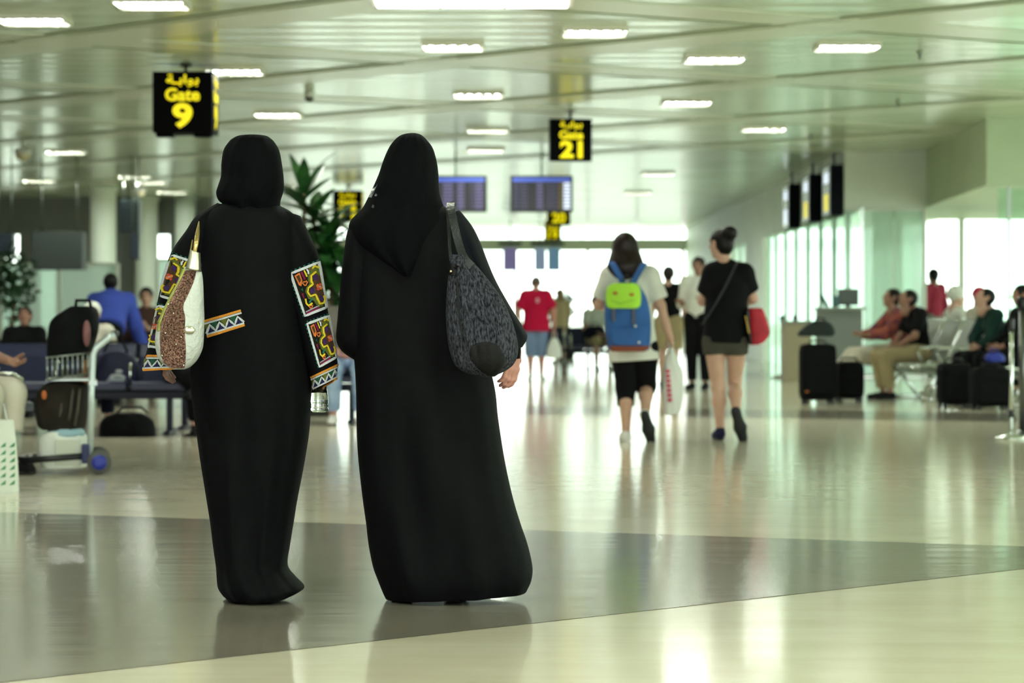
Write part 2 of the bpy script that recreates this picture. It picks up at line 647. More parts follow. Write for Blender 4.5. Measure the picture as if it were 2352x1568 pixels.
def make_lamp():
    r = empty('ceiling_light', (0, 0, 0), 0, 'recessed louvred ceiling light', 'ceiling light', 'louvred lights across the ceiling')
    fr = MB()
    for x in (-.28, .28):
        fr.box((x, 0, -.018), (.02, .58, .036))
    for y in (-.28, .28):
        fr.box((0, y, -.018), (.54, .02, .036))
    fr.build('frame', M_lampframe, r)
    for i in range(5):
        MB().box((-.21 + i * .105, 0, -.005), (.036, .23, .010)).build('lens', M_lamp, r)
        if i < 4:
            MB().box((-.1575 + i * .105, 0, -.012), (.02, .52, .024)).build('louver_fin', M_lampframe, r)
    return r


lamp0 = make_lamp()
spots = [(-.55, 26.6), (-.38, 32.5), (-.33, 38.8), (-.4, 43.4), (.73, 25.2), (1.98, 27.9), (-2.93, 35.7), (2.06, 33.7), (-2.9, 22.9),
         (-4.07, 24.2), (-2.85, 29.3), (3.13, 26.6)]
for yy in range(-4, 20, 4):
    for xx in (-6.4, -3.2, 0, 3.2, 6.4):
        spots.append((xx + .4 * math.sin(yy), yy + .7 * (xx > 0)))
for yy in (50, 58):
    for xx in (-4.6, 2.6):
        spots.append((xx, yy + xx * .3))
for yy in (28, 36, 44, 52):
    spots.append((-6.9, yy))
for xx, yy in ((3.4, 38.5), (-6.9, 54.2), (-7.0, 58.6), (-8.9, 53.5)):  # extra lights, added to brighten the portal wall and the pale columns
    spots.append((xx, yy))
for xx, yy in ((7.8, 24), (7.8, 31), (9.3, 40)):
    spots.append((xx, yy))
pl = empty('ceiling_light', (-.32, 22.75, ZC), 0, 'long bright ceiling light panel above the veiled woman', 'ceiling light')
MB().box((0, 0, -.012), (1.62, .62, .024)).build('frame', M_lampframe, pl)
for i in range(3):
    MB().box((-.52 + i * .52, 0, -.026), (.49, .52, .016)).build('lens', mat('panel_glow', 'fff8f2', .5, emit=9.0), pl)
for i, (x, y) in enumerate(spots):
    o = lamp0 if i == 0 else copy_tree(lamp0)
    o.location = (x, y, 2.63 if (x, y) == (9.3, 40) else ZC)

# ------------------------------------------------------------------ people: bodies grown from joints
SKIN = {k: mat('skin_' + k, c, .5, vary=.06, vscale=14, spec=.35) for k, c in
        (('fair', 'c09a86'), ('tan', '96705e'), ('pink', 'c08a7e'), ('brown', '5e4034'))}
M_hair = mat('hair_dark', '0b0808', .5, spec=.25, vary=.3, vscale=60, stretch=(1, 1, .1))
M_hair_brown = mat('hair_brown', '1c100f', .45, spec=.3, vary=.35, vscale=60, stretch=(1, 1, .1))
M_eye = mat('eye_dark', '120d0b', .2)
M_lip = mat('lips', '8c4a44', .5)


def head_geometry(vox=.006):
    pr = [cap((0, -.012, .030), (0, -.012, .030), .088, s=(.88, 1.08, .98)),
          cap((0, .018, -.035), (0, .020, -.060), .062, .050, s=(.95, 1.05, 1)),
          cap((0, .045, -.088), (0, .045, -.088), .028),
          cap((0, .086, .012), (0, .106, -.022), .009, .013),
          cap((0, .080, -.054), (0, .080, -.054), .016, s=(1.4, .8, .6)),
          cap((-.030, .072, .036), (.030, .072, .036), .014, s=(1, .9, .7)),
          cap((0, -.03, -.06), (0, -.045, -.15), .052, .056)]
    for s in (-1, 1):
        pr.append(cap((s * .080, -.012, .015), (s * .078, -.008, -.028), .014, .009, s=(.6, 1.2, 1)))
    return solid(pr, vox, .022)


HEAD_FINE = head_geometry(.0065)
HEAD_COARSE = head_geometry(.011)


def hand_geometry(curl, vox, spread=.0):
    """right hand hanging from the wrist at the origin: fingers along -z, palm facing -x, thumb towards +y"""
    pr = [cap((0, 0, .02), (0, .002, -.03), .024, .027, s=(.72, 1.05, 1)),
          cap((0, .016, -.035), (0, .024, -.085), .016, .013, s=(.8, 1, 1)),
          cap((0, -.014, -.035), (0, -.026, -.080), .016, .012, s=(.8, 1, 1)),
          cap((0, .0, -.04), (0, .0, -.085), .018, .015, s=(.72, 1.5, 1))]
    for i, (y, L, r) in enumerate(((.029, .078, .0086), (.0095, .086, .009), (-.0105, .080, .0086), (-.029, .064, .0076))):
        p = Vector((0, y, -.088))
        ang = 0.15 + curl * .35
        lens = (L * .46, L * .30, L * .24)
        for q in range(3):
            d = Vector((-math.sin(ang), spread * (1.5 - i) * .25, -math.cos(ang)))
            nx = p + d * lens[q]
            pr.append(cap(p, nx, r * (1 - .07 * q), r * (1 - .07 * (q + 1))))
            p = nx
            ang += .22 + curl * (.75 + .08 * i)
    a = Vector((-.004, .026, -.022))
    b = a + Vector((-.016 - .014 * curl, .026, -.030))
    c = b + Vector((-.012 - .012 * curl, .006 - .010 * curl, -.030))
    d = c + Vector((-.008, -.004, -.020))
    pr += [cap(a, b, .014, .0115), cap(b, c, .0110, .0098), cap(c, d, .0098, .008)]
    return solid(pr, vox, .007)


HANDS = {'relaxed': hand_geometry(.25, .0042), 'grip': hand_geometry(1.15, .0042)}


def rot_to(d, fwd=(0, 1, 0)):
    """matrix taking -z to d with +y near fwd"""
    z = -Vector(d).normalized()
    y = Vector(fwd)
    y = (y - z * y.dot(z))
    y = y.normalized() if y.length > 1e-4 else z.orthogonal().normalized()
    x = y.cross(z)
    return Matrix((x, y, z)).transposed()


def stand(h=1.68, **kw):
    k = h / 1.70
    J = dict(pel=(0, 0, .95), waist=(0, 0, 1.08), chest=(0, 0, 1.27), neck=(0, -.01, 1.42), head=(0, .01, 1.585))
    for s, n in ((-1, 'L'), (1, 'R')):
        J['sh' + n] = (s * .165, -.005, 1.385)
        J['el' + n] = (s * .225, -.03, 1.10)
        J['wr' + n] = (s * .245, .03, .87)
        J['hip' + n] = (s * .085, 0, .91)
        J['kn' + n] = (s * .09, .015, .49)
        J['an' + n] = (s * .09, -.02, .085)
        J['toe' + n] = (s * .11, .15, .03)
    J = {a: Vector(b) * k for a, b in J.items()}
    for a, b in kw.items():
        J[a] = Vector(b)
    return J


def sit(h=1.68, seat=.46, lean=0.0, **kw):
    """seated on the origin, facing +y; lean>0 reclines"""
    k = h / 1.70
    up = Vector((0, -math.sin(lean), math.cos(lean)))
    p = Vector((0, 0, seat + .10))
    J = dict(pel=p, waist=p + up * .14 * k, chest=p + up * .33 * k, neck=p + up * .49 * k, head=p + up * .62 * k + Vector((0, .03, .03)))
    for s, n in ((-1, 'L'), (1, 'R')):
        J['sh' + n] = p + up * .45 * k + Vector((s * .165 * k, 0, 0))
        J['el' + n] = J['sh' + n] + Vector((s * .07, .10, -.25)) * k
        J['wr' + n] = Vector((s * .10, .28, seat + .20))
        J['hip' + n] = p + Vector((s * .09 * k, .03, -.01))
        J['kn' + n] = Vector((s * .12, .44 * k, seat + .06))
        J['an' + n] = Vector((s * .12, .42 * k, .085))
        J['toe' + n] = Vector((s * .13, .59 * k, .03))
    for a, b in kw.items():
        J[a] = Vector(b)
    return J


def mix(a, b, t):
    return a + (b - a) * t


def body_prims(J, e=0.0, fat=1.0, k=1.0):
    f = fat * k
    pr = [cap(J['pel'], J['waist'], .118 * f + e, .108 * f + e, s=(1.22, .86, 1)),
          cap(J['waist'], J['chest'], .108 * f + e, .122 * f + e, s=(1.2, .84, 1)),
          cap(J['chest'], mix(J['chest'], J['neck'], .8), .122 * f + e, .075 * f + e, s=(1.2, .82, 1)),
          cap(J['shL'], J['shR'], .058 * f + e)]
    return pr


def limb(J, names, rs, e=0.0, k=1.0, flat=True, upto=9.0):
    """capsules along a chain of joints, cut flat after `upto` segments"""
    pr = []
    for i in range(len(names) - 1):
        if upto <= i:
            break
        a, b = J[names[i]], J[names[i + 1]]
        t = min(1.0, upto - i)
        last = t < 1.0 or i == len(names) - 2 or upto == i + 1
        r0, r1 = rs[i] * k + e, rs[i + 1] * k + e
        pr.append(cap(a, mix(a, b, t), r0, r0 + (r1 - r0) * t, f1=flat and last))
    return pr


ARM = (.050, .041, .029)
LEG = (.088, .056, .036)


def shirt(J, e=.014, fat=1.0, sleeve=.55, hem=None, k=1.0, flare=0.0, upper=True):
    pr = body_prims(J, e, fat, k)
    lo = mix(J['pel'], J['waist'], -.2) if hem is None else Vector((J['pel'].x, J['pel'].y, hem))
    r = .118 * fat * k + e + flare
    pr[0] = cap(J['waist'], lo, .112 * fat * k + e, r, s=(1.22, .88, 1), f1=True)
    for n in 'LR':
        pr += limb(J, ['sh' + n, 'el' + n, 'wr' + n], ARM, e + .010, k, upto=sleeve)
    return pr


def pants(J, e=.012, fat=1.0, leg=1.9, k=1.0, wide=0.0):
    pr = [cap(J['pel'], mix(J['pel'], J['waist'], .45), .120 * fat * k + e, .110 * fat * k + e, s=(1.2, .88, 1), f1=True)]
    for n in 'LR':
        pr += limb(J, ['hip' + n, 'kn' + n, 'an' + n], LEG, e + wide, k, upto=leg)
    return pr


def shoe_prims(J, n, e=.010, k=1.0):
    a, t = J['an' + n], J['toe' + n]
    d = (t - a)
    heel = a + Vector((0, -.03 * k, -.045 * k)) if abs(d.z) < .09 else a - d.normalized() * .02
    return [cap(heel, mix(heel, t, .55), .034 * k + e * .6, .036 * k + e * .6), cap(mix(heel, t, .5), t, .036 * k + e * .6, .028 * k + e * .6), cap(heel, a, .034 * k + e * .4, .036 * k + e * .2)]


def person(label, J, loc, rz=0.0, skin='fair', k=1.0, fat=1.0, vox=.014, clothes=(), hair=None, yaw=0.0, pitch=0.0,
           hands=('relaxed', 'relaxed'), handfwd=None, handdir=None, face=False, group=None, fine=False, barefoot=True, noclothes=False):
    """root = the body, one mesh; clothing, hair and shoes are its children"""
    pr = body_prims(J, -.004, fat, k)
    pr.append(cap(J['neck'], J['head'] + Vector((0, -.02, -.05)) * k, .052 * k, .050 * k))
    for n in 'LR':
        pr += limb(J, ['sh' + n, 'el' + n, 'wr' + n], ARM, 0, k, flat=False)
        hp, kn, an = J['hip' + n], J['kn' + n], J['an' + n]
        mid = mix(kn, an, .33) - (Vector((0, .018, 0)) if abs((an - kn).z) > .2 else Vector((0, 0, .0)))
        pr += [cap(hp, kn, .086 * k, .055 * k), cap(kn, mid, .053 * k, .055 * k), cap(mid, an, .055 * k, .035 * k)]
        pr += [cap(a, b, max(.02, r0 - .012), max(.02, r1 - .012)) for a, b, r0, r1, *_ in shoe_prims(J, n, .004, k)]
    V, Q = solid(pr, vox, .028)
    VS, QS, o = [V], [Q.tolist()], len(V)
    H = Matrix.Translation(J['head']) @ Matrix.Rotation(yaw, 4, 'Z') @ Matrix.Rotation(-pitch, 4, 'X') @ Matrix.Scale(k, 4)

    def put(geo, M, mirror=False):
        nonlocal o
        gv, gq = geo
        A = np.array(M)
        gv = gv * np.array([-1, 1, 1]) if mirror else gv
        VS.append(gv @ A[:3, :3].T + A[:3, 3])
        q = (gq[:, ::-1] if mirror else gq) + o
        QS.append(q.tolist())
        o += len(gv)
    put(HEAD_FINE if fine else HEAD_COARSE, H)
    for n, m, hk in (('L', True, hands[0]), ('R', False, hands[1])):
        d = J['wr' + n] - J['el' + n]
        d = Vector((handdir or {}).get(n, d))
        fw = (handfwd or {}).get(n, (0, 1, .0))
        R = rot_to(d, fw).to_4x4()
        put(HANDS[hk], Matrix.Translation(J['wr' + n]) @ R @ Matrix.Scale(k, 4), m)
    root = mesh_obj('person', np.concatenate(VS), [f for q in QS for f in q], SKIN[skin])
    root.location = loc
    root.rotation_euler = (0, 0, rz)
    tag(root, label, 'person', group)
    for nm, prims, m in clothes:
        solid_obj(nm, prims, vox, m, root, .03)
    if hair:
        style, hm = hair
        hp = [cap((0, -.022, .036), (0, -.022, .036), .093, s=(.93, 1.1, .99))]
        if style in ('short', 'bun', 'bob', 'long'):
            hp += [cap((0, -.05, .0), (0, -.058, -.045), .070, .055, s=(1.1, .8, 1))]
        if style == 'bob':
            hp += [cap((0, -.05, .02), (.0, -.10, -.160), .088, .125, s=(1.15, .6, 1)), cap((-.075, -.01, .0), (-.12, -.05, -.17), .03, .035), cap((.075, -.01, .0), (.125, -.06, -.15), .03, .035)]
        if style == 'long':
            hp += [cap((0, -.05, .02), (0, -.07, -.30), .085, .075, s=(1.1, .6, 1))]
        if style == 'bun':
            hp += [cap((0, -.105, .088), (0, -.108, .09), .062, s=(1.15, 1, .95)), cap((.0, -.055, .03), (.0, -.06, -.01), .078, .074)]
        if style == 'crop':
            hp = [cap((0, -.020, .038), (0, -.020, .038), .089, s=(.92, 1.08, .98))]
        if style == 'cap':
            hp = [cap((0, -.012, .045), (0, -.012, .045), .098, s=(.93, 1.1, .92)), cap((-.03, .08, .04), (.03, .08, .04), .03, s=(1.4, 1.6, .35))]
        if style == 'hood':
            hp = [cap((0, -.025, .02), (0, -.03, -.06), .108, .10, s=(.95, 1.1, 1)), cap((0, -.01, -.11), (0, -.01, -.16), .09, .11)]
        if style == 'beanie':
            hp = [cap((0, -.018, .05), (0, -.018, .06), .103, .10, s=(.95, 1.08, .98))]
        V, Q = solid(hp, .009 if fine else .012, .014 if style == 'bun' else .03)
        A = np.array(H)
        ob = mesh_obj('hair' if style not in ('cap', 'hood', 'beanie') else {'cap': 'cap', 'hood': 'head_scarf', 'beanie': 'knit_hat'}[style], V @ A[:3, :3].T + A[:3, 3], Q, hm, root)
    if face:
        for s in (-1, 1):
            MB().ball((s * .031, .081, .022), (.012, .008, .006), 8).build('eye', M_eye, root, xf=H)
            MB().tube([(s * .017, .090, .043), (s * .032, .088, .047), (s * .047, .078, .042)], .004, 6).build('eyebrow', M_hair, root, xf=H)
        MB().ball((0, .089, -.054), (.022, .008, .007), 8).build('mouth', M_lip, root, xf=H)
    return root


def shoes(root, J, m_upper, m_sole, k=1.0, vox=.010, e=.010):
    for n in 'LR':
        pr = shoe_prims(J, n, e, k)
        s = solid_obj('shoe', pr, vox, m_upper, root, .015)
        a, t = J['an' + n], J['toe' + n]
        if abs((t - a).z) > .09:      # lifted heel: the sole faces backwards
            d = (t - a).normalized()
            nrm = Vector((0, -1, 0))
            nrm = (nrm - d * nrm.dot(d)).normalized()
            off = nrm * .030 * k
            h0 = a - d * .03 * k
            solid_obj('sole', [cap(h0 + off, mix(h0, t, .6) + off, .038 * k, .052 * k, s=(1, .45, 1)), cap(mix(h0, t, .6) + off, t + d * .010 + off * .9, .052 * k, .042 * k, s=(1, .45, 1))], vox, m_sole, s, .012)
        else:
            h0 = a + Vector((0, -.03 * k, -.045 * k))
            solid_obj('sole', [cap((h0.x, h0.y, .014), (mix(h0, t, .55).x, mix(h0, t, .55).y, .014), .036 * k, .042 * k, s=(1, 1, .34)), cap((mix(h0, t, .5).x, mix(h0, t, .5).y, .014), (t.x, t.y + .006, .014), .042 * k, .034 * k, s=(1, 1, .4))], vox, m_sole, s, .012)


# ------------------------------------------------------------------ the two women in black
Y0 = 9.9
M_abaya = mat('black_crepe', '060709', .78, spec=.11, bump=.12, bscale=160, vary=.15, vscale=30)
M_scarf = mat('black_veil', '050608', .85, spec=.08, bump=.15, bscale=220)
M_navyslv = mat('black_navy_crepe', '090b12', .75, spec=.15, bump=.12, bscale=160)


def rings_px(rows, n_rings, n=44, yc=Y0, p=2.3, fold=None, wav=0.0, sharp=None):
    """rows: (lx, ly, rx, ry, depth, yoff): a loft whose sides pass through the two points of each row"""
    out = []
    R = smooth_rows(rows, n_rings)
    for i, (lx, ly, rx, ry, d, yo) in enumerate(R):
        t = i / (n_rings - 1)
        A, B = W(lx, ly, yc + yo), W(rx, ry, yc + yo)
        c, u = (A + B) / 2, (B - A) / 2
        ring = []
        for k in range(n):
            a = 2 * math.pi * k / n
            ca, sa = math.cos(a), math.sin(a)
            x = math.copysign(abs(ca) ** (2 / p), ca)
            y = math.copysign(abs(sa) ** (2 / p), sa)
            off = fold(a, t) * abs(sa) if fold else 0.0
            ring.append(c + u * x + Vector((0, -y * (d / 2 + off), 0)))
        out.append(ring)
    return out


def drape(name, rows, m, parent, inv, n_rings=40, n=64, fold=None, p=2.3, yc=Y0, capit=True):
    b = MB()
    b.loft(rings_px(rows, n_rings, n, yc, p, fold), capit)
    o = b.build(name, m, parent, xf=inv)
    return o


def bvh_of(o):
    me = o.data
    M = Matrix.Translation(o.parent.location) if o.parent else Matrix()
    return BVHTree.FromPolygons([M @ v.co for v in me.vertices], [tuple(p.vertices) for p in me.polygons])


EYE = Vector((0, 0, 1.0))


def on(bvh, px, py, off=.003, yc=Y0):
    """point on a garment's surface seen at a spot of its back, lifted off by `off`"""
    tgt = W(px, py, yc)
    d = (tgt - EYE).normalized()
    h = bvh.ray_cast(EYE, d)
    if h[0] is None:
        q = bvh.find_nearest(tgt + Vector((0, -.08, 0)))
        return q[0] + q[1] * off * (1 if q[1].dot(d) < 0 else -1)
    nn = h[1] if h[1].dot(d) < 0 else -h[1]
    return h[0] + nn * off


class Quad:
    """a four cornered field on a garment; shapes are given in its own 0..1 coordinates"""

    def __init__(self, bvh, tl, tr, br, bl, parent, inv):
        self.bvh, self.c, self.parent, self.inv = bvh, (tl, tr, br, bl), parent, inv

    def P(self, u, v, off):
        tl, tr, br, bl = self.c
        x = (tl[0] * (1 - u) + tr[0] * u) * (1 - v) + (bl[0] * (1 - u) + br[0] * u) * v
        y = (tl[1] * (1 - u) + tr[1] * u) * (1 - v) + (bl[1] * (1 - u) + br[1] * u) * v
        return on(self.bvh, x, y, off)

    def _out(self, b, name, m):
        return b.build(name, m, self.parent, xf=self.inv)

    def fill(self, name, pts, m, off=.003, b=None):
        own = b is None
        b = b or MB()
        # densify the outline so it follows the cloth
        q = []
        for i, a in enumerate(pts):
            c = pts[(i + 1) % len(pts)]
            for k in range(3):
                q.append((a[0] + (c[0] - a[0]) * k / 3, a[1] + (c[1] - a[1]) * k / 3))
        top = [self.P(u, v, off) for u, v in q]
        bot = [self.P(u, v, off - .004) for u, v in q]
        n = len(q)
        cu, cv = sum(a[0] for a in q) / n, sum(a[1] for a in q) / n
        vs = top + bot + [self.P(cu, cv, off)]
        b.add(vs, [(k, (k + 1) % n, 2 * n) for k in range(n)] + [(k, n + k, n + (k + 1) % n, (k + 1) % n) for k in range(n)])
        return self._out(b, name, m) if own else b

    def stroke(self, name, pts, w, m, off=.004, closed=False, b=None, aspect=1.0, sub=3):
        own = b is None
        b = b or MB()
        P = list(pts)
        seq = []
        N = len(P)
        for i in range(N if closed else N - 1):
            a, c = P[i], P[(i + 1) % N]
            for k in range(sub):
                seq.append((a[0] + (c[0] - a[0]) * k / sub, a[1] + (c[1] - a[1]) * k / sub))
        if not closed:
            seq.append(P[-1])
        L, R, L2, R2 = [], [], [], []
        m_ = len(seq)
        for i in range(m_):
            a = seq[(i - 1) % m_] if (closed or i > 0) else seq[0]
            c = seq[(i + 1) % m_] if (closed or i < m_ - 1) else seq[-1]
            dx, dy = (c[0] - a[0]), (c[1] - a[1]) * aspect
            l = math.hypot(dx, dy) or 1
            nx, ny = -dy / l * w / 2, dx / l * w / 2 / aspect
            u, v = seq[i]
            L.append(self.P(u + nx, v + ny, off))
            R.append(self.P(u - nx, v - ny, off))
            L2.append(self.P(u + nx, v + ny, off - .004))
            R2.append(self.P(u - nx, v - ny, off - .004))
        vs = L + R + L2 + R2
        fs = []
        for i in range(m_ if closed else m_ - 1):
            j = (i + 1) % m_
            fs += [(i, j, m_ + j, m_ + i), (i, 2 * m_ + i, 2 * m_ + j, j), (m_ + i, m_ + j, 3 * m_ + j, 3 * m_ + i)]
        b.add(vs, fs)
        return self._out(b, name, m) if own else b


TH = {n: mat('thread_' + n, c, .7, bump=.5, bscale=300, spec=.2) for n, c in
      dict(white='c9cdd2', yellow='d8c030', olive='5c6428', orange='d2743a', maroon='7d1a44', purple='3a2358', green='22543c', teal='1f6a5c', red='c04a38',
           navy='1e2350', brown='4a3420', gold='d98f32', lilac='a9a3b4', ground='15140f').items()}


def blob(u, v, ru, rv, n=10, a0=0.0):
    return [(u + ru * math.cos(a0 + 2 * math.pi * k / n), v + rv * math.sin(a0 + 2 * math.pi * k / n)) for k in range(n)]


def embroidered_panel(bvh, tl, tr, br, bl, root, inv, mirror=False):
    g0 = Quad(bvh, tl, tr, br, bl, root, inv)
    X = (lambda u: 1 - u) if mirror else (lambda u: u)
    S = lambda pts: [(X(u), v) for u, v in pts]
    # the dark ground of the panel, following the sleeve
    N = 8
    b = MB()
    vs = [g0.P(i / N, j / N, .0022) for j in range(N + 1) for i in range(N + 1)]
    b.add(vs, [(j * (N + 1) + i, j * (N + 1) + i + 1, (j + 1) * (N + 1) + i + 1, (j + 1) * (N + 1) + i) for j in range(N) for i in range(N)])
    base = b.build('embroidered_panel', TH['ground'], root, xf=inv)
    q = Quad(bvh, tl, tr, br, bl, base, inv)
    asp = 1.55
    q.stroke('border', [(.04, .03), (.96, .03), (.97, .97), (.04, .97)], .085, TH['white'], .0045, True, aspect=asp, sub=8)
    pc = MB()
    for i in range(12):
        v = (i + .5) / 12
        q.fill('', [(X(-.045) if not mirror else 1.045, v - .025), (X(.0), v), (X(-.045) if not mirror else 1.045, v + .025)], None, .004, pc)
    for i in range(7):
        u = (i + .5) / 7
        q.fill('', [(u - .04, -.028), (u, .0), (u + .04, -.028)], None, .004, pc)
    q._out(pc, 'picot_edge', TH['teal'])
    # olive field and the flower with its yellow outline
    olive = [(.55, .20), (.72, .10), (.92, .12), (.93, .40), (.92, .80), (.80, .92), (.62, .90), (.52, .74), (.36, .66), (.32, .50), (.40, .42), (.52, .38), (.50, .28)]
    q.fill('olive_field', S(olive), TH['olive'], .0042)
    q.fill('flower_ground', S([(.62, .26), (.78, .22), (.90, .30), (.92, .55), (.93, .80), (.78, .86), (.68, .72), (.50, .64), (.44, .54), (.50, .46), (.62, .42)]), TH['brown'], .0052)
    q.stroke('flower_outline', S([(.80, .19), (.62, .23), (.59, .34), (.62, .41), (.46, .45), (.40, .53), (.46, .63), (.62, .63), (.66, .74), (.70, .85), (.86, .86), (.93, .79), (.90, .71)]), .055, TH['yellow'], .007, aspect=asp)
    for u, v, a in ((.74, .30, .075), (.56, .53, .075), (.80, .75, .07)):
        q.fill('petal', S(blob(u, v, a, a * .85)), TH['purple'], .0062)
    for k in range(4):
        an = math.pi / 4 + k * math.pi / 2
        q.fill('petal', S(blob(.80 + .065 * math.cos(an), .51 + .045 * math.sin(an), .045, .036, 8)), TH['red'] if k % 2 else TH['orange'], .0072)
    q.fill('flower_centre', S(blob(.80, .51, .025, .018, 6)), TH['lilac'], .009)
    q.stroke('yellow_tip', S([(.70, .10), (.80, .07), (.92, .14)]), .05, TH['yellow'], .006, aspect=asp)
    q.fill('orange_patch', S([(.13, .10), (.31, .08), (.33, .26), (.24, .36), (.17, .32)]), TH['orange'], .0045)
    q.fill('maroon_patch', S([(.18, .13), (.28, .12), (.29, .24), (.22, .28)]), TH['brown'], .006)
    q.stroke('stripe', S([(.37, .08), (.42, .26)]), .06, TH['maroon'], .005, aspect=asp)
    q.stroke('stripe', S([(.46, .07), (.50, .22)]), .04, TH['yellow'], .005, aspect=asp)
    q.stroke('stripe', S([(.54, .07), (.57, .12), (.56, .18)]), .045, TH['white'], .005, aspect=asp)
    q.fill('green_disc', S(blob(.64, .10, .055, .04)), TH['olive'], .005)
    q.fill('red_dot', S(blob(.64, .10, .026, .018, 8)), TH['maroon'], .0062)
    q.stroke('heart', S([(.36, .37), (.31, .31), (.37, .29), (.41, .31), (.45, .29), (.47, .33), (.40, .38)]), .035, TH['orange'], .005, True, aspect=asp, sub=2)
    q.fill('leaf', S([(.20, .42), (.27, .40), (.25, .48)]), TH['green'], .0045)
    q.fill('leaf', S([(.16, .52), (.24, .50), (.22, .66)]), TH['maroon'], .0045)
    q.stroke('yellow_hook', S([(.26, .64), (.24, .74), (.30, .80), (.46, .78)]), .06, TH['yellow'], .005, aspect=asp)
    q.fill('leaf', S([(.33, .74), (.46, .67), (.50, .70), (.40, .76)]), TH['teal'], .006)
    q.stroke('heart', S([(.34, .86), (.30, .82), (.38, .81), (.44, .83), (.38, .88)]), .035, TH['orange'], .005, True, aspect=asp, sub=2)
    q.stroke('stripe', S([(.12, .90), (.66, .88)]), .035, TH['lilac'], .005, aspect=asp)
    q.stroke('stripe', S([(.12, .935), (.66, .92)]), .045, TH['maroon'], .005, aspect=asp)
    return base


def zigzag_band(bvh, tl, tr, br, bl, root, inv, n=5):
    g0 = Quad(bvh, tl, tr, br, bl, root, inv)
    N, K = 14, 4
    b = MB()
    vs = [g0.P(i / N, j / K, .0022) for j in range(K + 1) for i in range(N + 1)]
    b.add(vs, [(j * (N + 1) + i, j * (N + 1) + i + 1, (j + 1) * (N + 1) + i + 1, (j + 1) * (N + 1) + i) for j in range(K) for i in range(N)])
    base = b.build('embroidered_band', TH['ground'], root, xf=inv)
    q = Quad(bvh, tl, tr, br, bl, base, inv)
    q.stroke('braid', [(0, .08), (1, .08)], .13, TH['gold'], .005, sub=10)
    q.stroke('braid', [(0, .22), (1, .22)], .10, TH['white'], .0045, sub=10)
    q.stroke('braid', [(0, .84), (1, .84)], .10, TH['white'], .0045, sub=10)
    q.stroke('braid', [(0, .95), (1, .95)], .13, TH['gold'], .005, sub=10)
    for i in range(n):
        u0, um, u1 = i / n, (i + .5) / n, (i + 1) / n
        q.fill('triangle', [(u0 + .12 / n - .5 / n if i else u0, .28), (u0 + .5 / n - .12 / n, .28), (u0 + .02 / n, .66)], TH['green' if i % 2 else 'olive'], .0035)
        q.fill('triangle', [(um - .30 / n, .78), (um + .30 / n, .78), (um, .50)], TH['navy'], .0042)
    zz = []
    for i in range(n):
        zz += [(i / n, .78), ((i + .5) / n, .36)]
    zz.append((1, .78))
    q.stroke('zigzag', zz, .055, TH['white'], .0048, sub=2, aspect=.5)
    return base


# ---- the woman with embroidered sleeves -------------------------------------------------
locL = Vector(((582 - CX) / F * Y0, Y0, 0))
invL = Matrix.Translation(-locL)
jp = lambda px, py, dy, loc: W(px, py, Y0 + dy) - loc
J = stand(1.58)
J.update(head=jp(578, 388, .02, locL), neck=jp(578, 478, 0, locL), chest=jp(580, 585, 0, locL), waist=jp(578, 720, 0, locL), pel=jp(577, 810, 0, locL),
         shL=jp(500, 530, 0, locL), elL=jp(415, 690, -.02, locL), wrL=jp(392, 790, .06, locL), shR=jp(655, 530, 0, locL), elR=jp(714, 690, -.01, locL), wrR=jp(738, 822, .0, locL),
         knL=(-.06, .0, .46), knR=(.055, .0, .46), anL=(-.062, .0, .085), anR=(.045, .0, .085), toeL=(-.07, .12, .03), toeR=(.055, .12, .03))
J = {a: Vector(b) for a, b in J.items()}
WL = person('woman in black abaya with colourful embroidered sleeves and a back band', J, locL, skin='tan', k=.93, fat=.86, hands=('relaxed', 'grip'))
shoes(WL, J, mat('black_shoe', '060607', .6, spec=.2), MATS['black_shoe'], .93, .012)
foldL = lambda a, t: .015 * math.sin(9 * a + 5 * t) * t + .006 * math.sin(17 * a - 9 * t) * t + .008 * math.sin(5 * a + 14 * t) * t * t
rows = [(530, 462, 628, 466, .13, 0), (484, 478, 668, 486, .22, 0), (458, 512, 690, 515, .27, 0), (456, 560, 692, 570, .30, 0), (458, 640, 690, 640, .32, 0), (455, 720, 694, 720, .34, 0),
        (446, 800, 704, 800, .36, 0), (438, 855, 713, 855, .37, 0), (440, 900, 714, 900, .37, 0), (446, 950, 713, 950, .37, 0), (453, 1000, 709, 1000, .36, 0), (460, 1050, 701, 1050, .36, 0),
        (468, 1100, 692, 1100, .35, 0), (476, 1150, 682, 1150, .34, 0), (484, 1200, 674, 1200, .33, 0), (490, 1250, 666, 1250, .33, 0), (497, 1298, 660, 1298, .34, 0), (499, 1325, 678, 1325, .36, -.01),
        (503, 1350, 698, 1346, .38, -.02), (520, 1371, 690, 1357, .36, -.03), (534, 1376, 660, 1372, .33, -.03)]
abL = drape('abaya', rows, M_abaya, WL, invL, 96, 80, foldL)
rows = [(570, 309.5, 592, 309.5, .05, .01), (548, 312, 612, 312, .12, .01), (535, 318, 622, 318, .16, .01), (526, 326, 630, 326, .18, .01), (514, 345, 641, 345, .215, .01), (509, 375, 647, 375, .24, .01), (508, 405, 651, 405, .25, .01),
        (500, 430, 652, 430, .25, 0), (497, 445, 649, 445, .25, 0), (503, 461, 644, 461, .24, 0), (517, 472, 643, 474, .22, 0), (524, 488, 640, 492, .20, 0)]
drape('head_scarf', rows, M_scarf, WL, invL, 44, 64, lambda a, t: .006 * math.sin(6 * a + 9 * t) * t + .005 * math.sin(11 * a - 7 * t), p=2.15)
